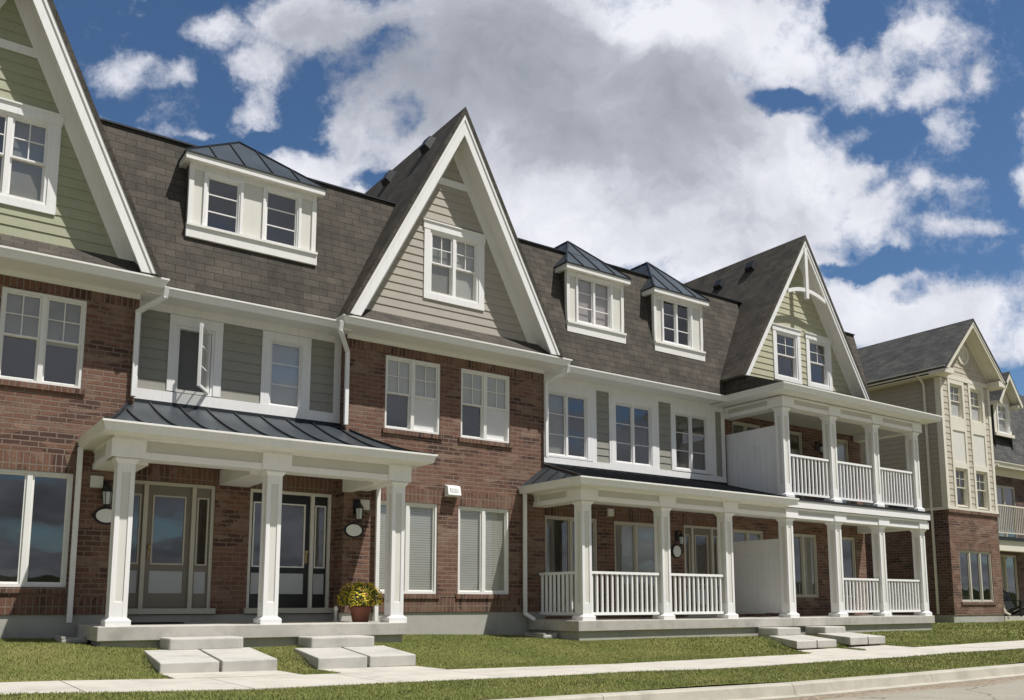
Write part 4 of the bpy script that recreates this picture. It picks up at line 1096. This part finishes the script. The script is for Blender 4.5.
# roof: hipped skirt, mansard behind, olive gable in front
q = MB(); ye = -.37
q.face([(16.40, ye, 5.84), (23.02, ye, 5.84), (22.4, 1.08, 6.38), (16.46, 1.08, 6.38)], 'shingle_brown')
q.face([(16.40, 3, 5.84), (16.40, ye, 5.84), (16.46, 1.08, 6.38)], 'shingle_brown'); q.face([(16.40, 3, 5.84), (16.46, 1.08, 6.38), (16.46, 3, 6.38)], 'shingle_brown')
q.face([(23.02, ye, 5.84), (23.02, 3, 5.84), (22.4, 3, 6.38), (22.4, 1.08, 6.38)], 'shingle_brown')
q.build('skirt_roof', E_)
mansard(E_, X0, X1, holes=[(17.65, 20.5, 5.9, 9)])
GX, GHW, GZB, GZP = 18.90, 2.60, 6.26, 10.36
gw = [(17.99, 18.84, 6.53, 7.72), (19.32, 20.13, 6.53, 7.72)]
gable(E_, GX, GHW, GZB, GZP, .70, 1.05, 'siding_olive', gw, fw=.13, zsid=6.3, frieze_w=.10, fas='white_trim')
for w in gw: window(E_, *w, 1.05, kind='hung', panes=1, trim=(.12, .13, .10, WT), back='interior', frame=WT)
# king post and arched tie in the gable peak
q = MB(); zt = 8.86; sl3 = (GZP-GZB)/GHW
q.box(GX-.055, GX+.055, .68, .76, zt-.22, GZP-.35, WT); q.build('king_post', E_)
q = MB(); hwt = (GZP-.30-zt)/sl3; n = 14; pts = []
for i in range(n+1):
    t = -1+2*i/n; pts.append((GX+hwt*t, .70, zt-.16*t*t+.05))
low = [(p[0], .70, p[2]-.10) for p in pts]
q.prism(pts[::-1]+low, (0, .05, 0), WT); q.build('arched_tie', E_)
roof_vent(E_, 18.60, 2.2, GX, GHW, GZB, GZP); roof_vent(E_, 18.45, 3.2, GX, GHW, GZB, GZP)

# ------------------------------------------------------------------ beige house beyond the gap
F_ = thing('detached_house', 'tall narrow sand-coloured house with round gable vent on a brick ground floor', 'house', (29.1, 2.0, .1))
X0, X1, YF = 27.37, 30.45, 2.0
colw = [(27.93, 28.68), (29.20, 29.94)]
hol = [(a, b, 6.86, 7.98) for a, b in colw]+[(a, b, 3.92, 5.18) for a, b in colw]
xc5 = 28.88
q = MB(); siding(q, lambda z: (X0+.1, X1-.1), 3.86, 8.1, YF, [(a-.1, b+.1, 3.8, 8.1) for a, b in colw], 'shake_sand', e=.2)
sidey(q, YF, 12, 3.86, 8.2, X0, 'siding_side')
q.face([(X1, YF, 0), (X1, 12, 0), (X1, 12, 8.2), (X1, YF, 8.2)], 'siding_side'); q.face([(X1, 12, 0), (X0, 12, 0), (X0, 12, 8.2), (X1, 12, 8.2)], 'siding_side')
q.build('wall', F_)
q = MB(); lw = (27.86, 29.86, .86, 2.50)
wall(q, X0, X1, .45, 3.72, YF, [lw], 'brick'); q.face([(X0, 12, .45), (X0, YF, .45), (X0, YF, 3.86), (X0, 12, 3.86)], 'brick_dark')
q.build('brick_base', F_)
q = MB(); q.box(X0-.03, X1+.03, YF-.05, YF+.1, 3.70, 3.80, 'brick_soldier'); q.box(X0-.05, X0, YF-.04, 12, 3.78, 3.87, 'sand_trim'); q.box(X0-.04, X1+.04, YF-.045, YF+.1, 3.801, 3.88, 'sand_trim'); q.build('belt_course', F_)
q = MB(); q.box(X0-.02, X1+.02, YF+.02, YF+.3, -.4, .45, 'foundation'); q.box(X0-.02, X0+.3, YF+.3, 12, -.4, .45, 'foundation'); q.build('foundation', F_)
window(F_, *lw, YF, kind='fixed', panes=3, back='interior', frame='frame_taupe'); sillbrick(F_, lw[0]-.06, lw[1]+.06, lw[2], YF)
soldier(F_, lw[0]-.1, lw[1]+.1, lw[3]+.002, lw[3]+.25, YF)
q = MB(); e = YF-.03
for a, b in ((X0-.02, X0+.13), (X1-.13, X1+.02)): q.box(a, b, e, YF+.1, 3.88, 8.1, 'sand_trim')
q.box(X0-.024, X0-.001, YF+.101, YF+.16, 3.88, 8.1, 'sand_trim')
for a, b in colw:
    q.box(a-.12, a-.0, e-.004, YF+.05, 3.88, 8.12, 'sand_trim'); q.box(b+.0, b+.12, e-.004, YF+.05, 3.88, 8.12, 'sand_trim')
    q.box(a, b, e-.002, YF+.05, 7.98, 8.12, 'sand_trim'); q.box(a, b, e-.002, YF+.05, 6.42, 6.86, 'sand_trim'); q.box(a, b, e-.002, YF+.05, 5.18, 5.36, 'sand_trim')
    q.box(a, b, YF-.005, YF+.05, 5.36, 6.42, 'panel_cream')
q.box(X0+.13, X1-.13, e-.01, YF+.05, 8.121, 8.26, 'sand_trim'); q.build('wall_trim', F_)
for a, b in colw:
    window(F_, a, b, 6.86, 7.98, YF, kind='hung', panes=1, back=[('sheer_grey', 1)], frame='sand_trim'); window(F_, a, b, 3.92, 5.18, YF, kind='hung', panes=1, back='interior', frame='sand_trim')
gable(F_, xc5, 1.95, 8.30, 10.22, 1.55, YF, 'shake_sand', [], fw=.14, back=12.2, mat='shingle_grey', frieze='sand_trim', fas='sand_trim', zsid=8.26, frieze_w=.10)
q = MB()
for (xa, xb) in ((X0-.42, X0+.12), (X1-.12, X1+.42)): q.box(xa, xb, 1.56, YF+.1, 8.12, 8.30, 'sand_trim')
q.box(X0-.40, X0, YF+.101, 12, 8.12, 8.14, 'sand_trim'); q.build('eave_return', F_)
gutter(F_, [(X0-.45, 12.2), (X0-.45, 1.55)], 8.33, 'sand_trim')
q = MB(); n = 28; zc = 9.08
def ring_(q, c, r0, r1, ya, yb, mat):
    v = []
    for i in range(n):
        a = 2*math.pi*i/n; ca, sa = math.cos(a), math.sin(a)
        v += [(c[0]+r1*ca, yb, c[1]+r1*sa), (c[0]+r1*ca, ya, c[1]+r1*sa), (c[0]+r0*ca, ya, c[1]+r0*sa), (c[0]+r0*ca, yb, c[1]+r0*sa)]
    q.mesh(v, [(i*4+j, i*4+(j+1) % 4, ((i+1) % n)*4+(j+1) % 4, ((i+1) % n)*4+j) for i in range(n) for j in range(4)], mat)
ring_(q, (xc5, zc), .25, .36, YF-.05, YF, 'sand_trim'); q.prism([(xc5+.25*math.cos(2*math.pi*i/n), YF-.012, zc+.25*math.sin(2*math.pi*i/n)) for i in range(n)], (0, -.012, 0), 'sand_trim')
for i in range(7): 
    z = zc-.2+i*.062; w = math.sqrt(max(0, .25**2-(z-zc)**2)); q.prism([(xc5-w, YF-.025, z), (xc5-w, YF-.045, z-.02), (xc5-w, YF-.025, z-.03)], (2*w, 0, 0), 'sand_trim')
q.build('round_vent', F_)
downspout(F_, [(X0-.42, 2.5, 8.2), (X0-.06, 2.5, 7.95), (X0-.06, 2.5, .5)], 'sand_trim')
q = MB(); q.box(X0-.05, X0, 2.95, 4.1, 3.7, 5.2, 'sand_trim'); q.box(X0-.06, X0-.02, 3.05, 4.0, 3.75, 5.1, 'interior'); q.build('side_opening', F_)

# ------------------------------------------------------------------ house at the right edge
H_ = thing('detached_house', 'grey-roofed house with a small gabled dormer and iron balcony at the right edge', 'house', (35.5, 4.4, .15))
YH = 4.4; HX0, HX1 = 31.2, 42.0
q = MB(); hw_ = [(35.2, 36.9, 3.35, 5.45, 'fixed'), (34.9, 36.6, .5, 2.7, 'fixed'), (38, 39.5, 3.4, 5.4, 'fixed')]
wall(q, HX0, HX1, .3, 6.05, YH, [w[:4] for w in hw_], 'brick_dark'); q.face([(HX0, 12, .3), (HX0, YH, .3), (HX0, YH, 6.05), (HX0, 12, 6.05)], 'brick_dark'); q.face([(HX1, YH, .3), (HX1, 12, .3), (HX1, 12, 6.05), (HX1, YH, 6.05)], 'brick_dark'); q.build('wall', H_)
for w in hw_: window(H_, *w[:4], YH, kind='fixed', panes=2, back=[('sheer_grey', 1), None], frame='frame_taupe')
q = MB(); q.face([(HX0, 3.95, 6.2), (HX1, 3.95, 6.2), (HX1, 5.6, 10.0), (HX0, 5.6, 10.0)], 'shingle_grey'); q.face([(HX0, 5.6, 10.0), (HX1, 5.6, 10.0), (HX1, 12, 10.1), (HX0, 12, 10.1)], 'shingle_grey')
q.face([(HX0, 3.95, 6.2), (HX0, 5.6, 10.0), (HX0, 12, 10.1), (HX0, 12, 6.1)], 'siding_side'); q.face([(HX1, 12, .3), (HX0, 12, .3), (HX0, 12, 10.1), (HX1, 12, 10.1)], 'siding_side'); q.build('mansard_roof', H_)
gutter(H_, [(HX0, 3.85), (HX1, 3.85)], 6.25, 'sand_trim', h=.16); q = MB(); q.box(HX0, HX1, 3.9, YH+.1, 6.05, 6.08, 'sand_trim'); q.box(HX0, HX1, YH-.03, YH+.05, 5.82, 6.05, 'sand_trim'); q.build('eave_soffit', H_)
# gabled dormer
dx0, dx1, dy, dz0, dz1 = 35.33, 36.68, 4.25, 7.42, 8.9
q = MB(); wall(q, dx0, dx1, dz0, dz1, dy, [(35.62, 36.42, 7.55, 8.72)], 'sand_trim', reveal=.06)
for x in (dx0, dx1): q.face([(x, dy, dz0-.6), (x, dy, dz1), (x, 6, dz1), (x, 6, dz0-.6)], 'shingle_grey')
q.box(dx0-.06, dx1+.06, dy-.08, dy-.001, dz0-.02, dz0+.10, 'sand_trim'); q.prism([(dx0, dy, dz1), (dx1, dy, dz1), ((dx0+dx1)/2, dy, 9.75)], (0, .1, 0), 'sand_trim')
dm = q.build('dormer', H_)
window(dm, 35.62, 36.42, 7.55, 8.72, dy, kind='hung', panes=1, trim=(.07, .07, .03, WT), back=[('sheer_white', 1)], frame=WT, depth=.4, head=False, sub=True)
mx_ = (dx0+dx1)/2
for sg in (-1, 1):
    q = MB(); a = Vector((mx_, 3.85, 10.0)); b_ = Vector((mx_+sg*1.0, 3.85, 8.72)); n_ = Vector((sg*1.28, 0, 1.0)).normalized()
    q.prism([a, b_, b_-n_*.06, a-Vector((0, 0, .1))] if sg < 0 else [a, b_, b_-n_*.06, a-Vector((0, 0, .1))][::-1], (0, 3, 0), 'shingle_grey')
    q.prism([a-Vector((0, -.05, .115)), b_-n_*.075+Vector((0, .05, 0)), b_-n_*.09+Vector((0, .05, 0)), a-Vector((0, -.05, .14))], (0, 2, 0), 'sand_trim')
    a3 = a-Vector((0, .0, .1)); b3 = b_-n_*.06; q.prism([a3, b3, b3-n_*.13, a3-Vector((0, 0, .2))], (0, .04, 0), 'sand_trim')
    q.box(*sorted((mx_+sg*.62, mx_+sg*1.0)), 3.9, dy+.1, 8.62, 8.72, 'sand_trim'); q.build('dormer_roof', dm)
# porch with balcony rail
q = MB(); q.box(32.0, 38.5, 3.0, YH, .12, .34, 'concrete_slab'); q.box(32.05, 38.4, 3.05, YH, -.4, .12, 'foundation'); q.build('porch_slab', H_)
q = MB(); q.box(32.0, 38.5, 3.0, 3.25, 2.70, 3.08, 'sand_trim'); q.box(32.0, 38.5, 3.25, YH, 2.95, 3.08, 'sand_trim'); q.box(31.95, 38.55, 2.92, YH, 3.081, 3.20, 'metal_seam'); q.build('balcony_deck', H_)
q = MB(); q.bar((32.0, 3.08, 4.36), (38.4, 3.08, 4.36), .05, .05, 'sand_trim'); q.bar((32.0, 3.08, 3.36), (38.4, 3.08, 3.36), .03, .03, 'sand_trim'); rr = q.build('railing', H_)
me = None
for i in range(48):
    x = 32.05+i*.134; 
    if me is None: q = MB(); q.box(x-.012, x+.012, 3.068, 3.092, 3.37, 4.34, 'sand_trim'); me = q.build('baluster', rr); xb0 = x
    else: o = me.copy(); COL.objects.link(o); o.parent = rr; o.location.x = x-xb0
for x in (32.3, 35.6, 38.3): column(H_, x, 3.14, .34, 2.70, .2, 'sand_trim', .26) if x > 33 else downspout(H_, [(x, 3.0, 2.9), (x, 3.05, .9), (x+.25, 3.0, .5), (x+.5, 2.98, .42)], 'sand_trim')
downspout(H_, [(34.55, 3.85, 6.1), (34.55, 4.3, 5.8), (34.55, 4.3, 3.3)], 'sand_trim')

# ------------------------------------------------------------------ downspouts, splash pads
downspout(A, [(3.20, 1.06, 5.74), (3.20, 1.10, 5.60), (2.90, 1.54, 5.42), (2.90, 1.54, 4.06)])
downspout(C_, [(6.16, 1.06, 5.74), (6.16, 1.10, 5.60), (6.50, 1.53, 5.36), (6.50, 1.53, 4.02)])
downspout(C_, [(11.26, 1.06, 5.74), (11.26, 1.10, 5.62), (11.03, 1.53, 5.45), (11.03, 1.53, 3.86)])
downspout(B, [(2.20, 1.52, 3.14), (2.20, 1.52, .56)]); downspout(B, [(7.17, 1.52, 3.14), (7.17, 1.52, .50)])
downspout(D, [(10.47, 1.53, 3.04), (10.47, 1.53, .62), (10.60, 1.40, .50)])
def splash(x, y, label):
    z = zg(x, y); t = thing('splash_pad', label, 'splash pad', (x, y, z), 'concrete pads under the downspouts')
    q = MB(); q.box(x-.17, x+.17, y-.42, y+.2, z-.02, z+.05, 'concrete'); q.build('trough', t, bevel=.02)
    q = MB(); q.box(x-.17, x-.12, y-.42, y+.2, z+.051, z+.08, 'concrete'); q.box(x+.12, x+.17, y-.42, y+.2, z+.051, z+.08, 'concrete'); q.build('rim', t)
splash(2.17, 1.15, 'flat grey splash pad on the grass under the downspout left of the taupe-door porch')
splash(10.42, 1.05, 'flat grey splash pad on the grass under the downspout left of the railed porch')

# ------------------------------------------------------------------ lanterns, plaques
lantern(2.60, YG, 2.42, 'black wall lantern half hidden by the leftmost porch column'); lantern(6.77, YG, 2.42, 'black wall lantern above the oval plaque and flower pot')
lantern(15.20, 1.95, 2.30, 'black wall lantern on brick behind the railed porch', .9); lantern(20.72, 1.95, 5.02, 'black wall lantern on brick behind the balcony columns', .9)
plaque(2.63, YG, 2.15, 'white oval plaque left of the taupe front door, by the leftmost column'); plaque(6.73, YG, 2.12, 'white oval plaque on brick above the pot of yellow flowers')
plaque(15.18, 1.95, 2.04, 'white oval plaque on brick behind the railed porch', .25, .27)
lantern(34.6, YH, 2.45, 'black wall lantern on the brick of the house at the right edge', 1.0)

# ------------------------------------------------------------------ flower pot
t = thing('flower_pot', 'terracotta pot of yellow and rust flowers by the right column of the left porch', 'flower pot', (6.52, .78, S1))
px, py = 6.52, .78
q = MB(); q.lathe((px, py, S1), [(.13, 0), (.175, .20), (.19, .22), (.19, .27), (.165, .27), (.16, .24)], 'terracotta', 28); q.build('pot', t)
q = MB(); q.lathe((px, py, S1+.225), [(.16, 0), (.15, .015)], 'soil', 20); q.build('soil', t)
rnd = random.Random(5)
lf = MB(); fl = MB(); fr2 = MB(); st = MB()
def leafq(mb, c, n, s, mat):
    n = n.normalized(); a = n.cross(Vector((rnd.uniform(-1, 1), rnd.uniform(-1, 1), rnd.uniform(-1, 1)))).normalized(); b_ = n.cross(a)
    mb.face([c-a*s, c+b_*s*.45, c+a*s, c-b_*s*.45], mat)
for i in range(2600):
    th_ = rnd.uniform(0, 2*math.pi); ph = rnd.uniform(-.5, 1); r = rnd.uniform(.55, 1)**.5
    lump = 1+.16*math.sin(3*th_+1)+.12*math.sin(5*th_)
    dirv = Vector((math.cos(th_)*math.sqrt(max(0, 1-ph*ph)), math.sin(th_)*math.sqrt(max(0, 1-ph*ph)), ph))
    c = Vector((px, py, S1+.40))+Vector((dirv.x*.35*lump, dirv.y*.31*lump, dirv.z*.27))*r
    n_ = dirv+Vector((rnd.uniform(-.6, .6), rnd.uniform(-.6, .6), rnd.uniform(-.3, .8)))
    if r > .84 and rnd.random() < .6:
        k = rnd.random(); mb, m_ = (fl, 'flower_yellow') if k < .86 else (fl, 'flower_rust')
        for j in range(3): leafq(mb, c+dirv*.02, n_+Vector((rnd.uniform(-.4, .4), rnd.uniform(-.4, .4), 0)), rnd.uniform(.012, .02), m_)
    else: leafq(lf, c, n_, rnd.uniform(.018, .034), 'leaf')
for i in range(30):
    a = rnd.uniform(0, 2*math.pi); st.bar((px, py, S1+.22), (px+.2*math.cos(a), py+.18*math.sin(a), S1+rnd.uniform(.34, .5)), .006, .006, 'leaf')
lo = lf.build('foliage', t); st.build('stem', lo); fl.build('flowers', t)
# small garden ornament beside it
t = thing('garden_ornament', 'small weathered figurine-like ornament standing left of the flower pot', 'ornament', (6.15, .95, S1))
q = MB(); q.lathe((6.15, .95, S1), [(.05, 0), (.05, .02), (.028, .03), (.022, .10), (.032, .15), (.02, .17)], 'frame_taupe', 14); q.build('pedestal', t)
q = MB(); q.lathe((6.15, .95, S1+.17), [(.018, 0), (.034, .02), (.04, .05), (.03, .08), (.008, .10)], 'panel_cream', 14); q.build('finial', t)
t = thing('door_mat', 'dark mat lying at the foot of the taupe front door', 'mat', (3.55, 1.35, S1))
q = MB(); q.box(3.0, 3.75, 1.15, 1.6, S1+.002, S1+.022, 'soil'); q.build('mat', t)

# ------------------------------------------------------------------ chair on the far porch
def deck_chair(x, y, z, rz):
    t = thing('deck_chair', 'dark slatted garden chair on the porch at the right edge', 'chair', (x, y, z)); 
    q = MB()
    for i in range(5): a = -.24+i*.12; q.bar((x+a, y-.35, z+.36), (x+a, y+.12, z+.26), .1, .02, 'chair_dark')
    q.build('seat', t); q = MB()
    for i in range(5): a = -.24+i*.12; q.bar((x+a, y+.12, z+.24), (x+a*1.25, y+.42, z+1.0-.05*abs(i-2)), .1, .02, 'chair_dark', up=(0, 1, 0))
    q.bar((x-.3, y+.28, z+.6), (x+.3, y+.28, z+.6), .03, .06, 'chair_dark'); q.build('backrest', t)
    for s_ in (-1, 1):
        q = MB(); q.bar((x+s_*.32, y-.33, z), (x+s_*.32, y-.33, z+.56), .09, .03, 'chair_dark', up=(1, 0, 0)); q.bar((x+s_*.32, y+.45, z), (x+s_*.32, y-.30, z+.36), .03, .09, 'chair_dark'); q.build('leg', t)
        q = MB(); q.bar((x+s_*.34, y-.42, z+.575), (x+s_*.34, y+.32, z+.575), .13, .025, 'chair_dark'); q.build('armrest', t)
    return t
deck_chair(34.35, 3.5, .34, 0.3)

# ------------------------------------------------------------------ grass
def grass():
    rng = np.random.default_rng(11)
    def blocked(x, y):
        b_ = (y > -4.33) & (y < -2.77)
        b_ |= (x > 2.3) & (x < 7.0) & (y > -.02); b_ |= (x > 10.58) & (x < 22.75) & (y > -.02); b_ |= (y > 1.6) & (x < 11.1); b_ |= (y > 1.95) & (x > 27.4)
        for (xl0, xr0, xl1, xr1) in ((2.82, 4.25, 2.66, 4.08), (4.90, 6.35, 4.62, 6.06), (15.45, 16.6, 14.35, 15.60), (17.1, 18.3, 16.05, 17.28)):
            t_ = np.clip((-y-.45)/1.55, 0, 1); l = xl0+(xl1-xl0)*t_; r = xr0+(xr1-xr0)*t_
            b_ |= (x > l+.01) & (x < r-.01) & (y > -2.0) & (y < -.45)
        for a, c, d, e in ((2.66, 4.08, 2.64, 4.10), (4.62, 6.06, 4.6, 6.10), (14.3, 15.6, 13.7, 15.3), (16.0, 17.28, 15.4, 17.0)):
            t_ = np.clip((-y-1.95)/.86, 0, 1); b_ |= (x > a+(d-a)*t_) & (x < c+(e-c)*t_) & (y <= -1.95) & (y > -2.8)
        return b_
    parts = []
    for (xa, xb, ya, yb, dens, w, h) in ((-1.5, 12, -5.85, 2.0, 3200, .0045, .024), (12, 22, -5.85, 2.0, 1500, .007, .028), (22, 44, -5.85, 6, 400, .012, .04)):
        n = int((xb-xa)*(yb-ya)*dens); x = rng.uniform(xa, xb, n); y = rng.uniform(ya, yb, n)
        k = ~blocked(x, y); x, y = x[k], y[k]; n = len(x)
        parts.append((x, y, np.full(n, w), h*rng.uniform(.5, 1.35, n)))
    x = np.concatenate([p[0] for p in parts]); y = np.concatenate([p[1] for p in parts]); w = np.concatenate([p[2] for p in parts]); h = np.concatenate([p[3] for p in parts])
    xs_ = [-6, 1, 3, 6, 9, 14, 20, 32, 60]; zsv = np.interp(x, xs_, [.12, .06, 0, -.035, -.075, -.075, -.03, .05, .1])
    zbv = np.interp(x, [-6, 0, 2, 4, 8, 10.6, 16, 22, 28, 60], [.36, .31, .26, .18, .20, .14, .11, .12, .14, .2])
    t = np.clip(-y/2.1, 0, 1); t = t*t*(3-2*t)*.5+t*.5
    z = np.where(y >= 0, zbv+.03*np.minimum(y, 2), np.where(y > -2.8, zbv*(1-t)+zsv*t, zsv-.05*np.clip((-y-4.3)/1.6, 0, 1)))
    z += .012*np.sin(x*1.3+y*2)*np.sin(y*1.9+x*.4)-.004
    n = len(x); a = rng.uniform(0, 2*np.pi, n); lx = rng.normal(0, .5, n)*h; ly = rng.normal(0, .5, n)*h
    V = np.empty((n, 3, 3), np.float32)
    V[:, 0, 0] = x-np.cos(a)*w; V[:, 0, 1] = y-np.sin(a)*w; V[:, 0, 2] = z
    V[:, 1, 0] = x+np.cos(a)*w; V[:, 1, 1] = y+np.sin(a)*w; V[:, 1, 2] = z
    V[:, 2, 0] = x+lx; V[:, 2, 1] = y+ly; V[:, 2, 2] = z+h
    me = bpy.data.meshes.new('grass'); me.vertices.add(n*3); me.vertices.foreach_set('co', V.reshape(-1))
    me.loops.add(n*3); me.loops.foreach_set('vertex_index', np.arange(n*3, dtype=np.int32))
    me.polygons.add(n); me.polygons.foreach_set('loop_start', np.arange(0, n*3, 3, dtype=np.int32)); me.polygons.foreach_set('loop_total', np.full(n, 3, np.int32))
    me.update(); me.validate(); me.materials.append(MATS['grass_blade'])
    o = bpy.data.objects.new('grass', me); COL.objects.link(o); o['kind'] = 'stuff'; o['label'] = 'short mown grass of the front lawns and kerb strip'
grass()
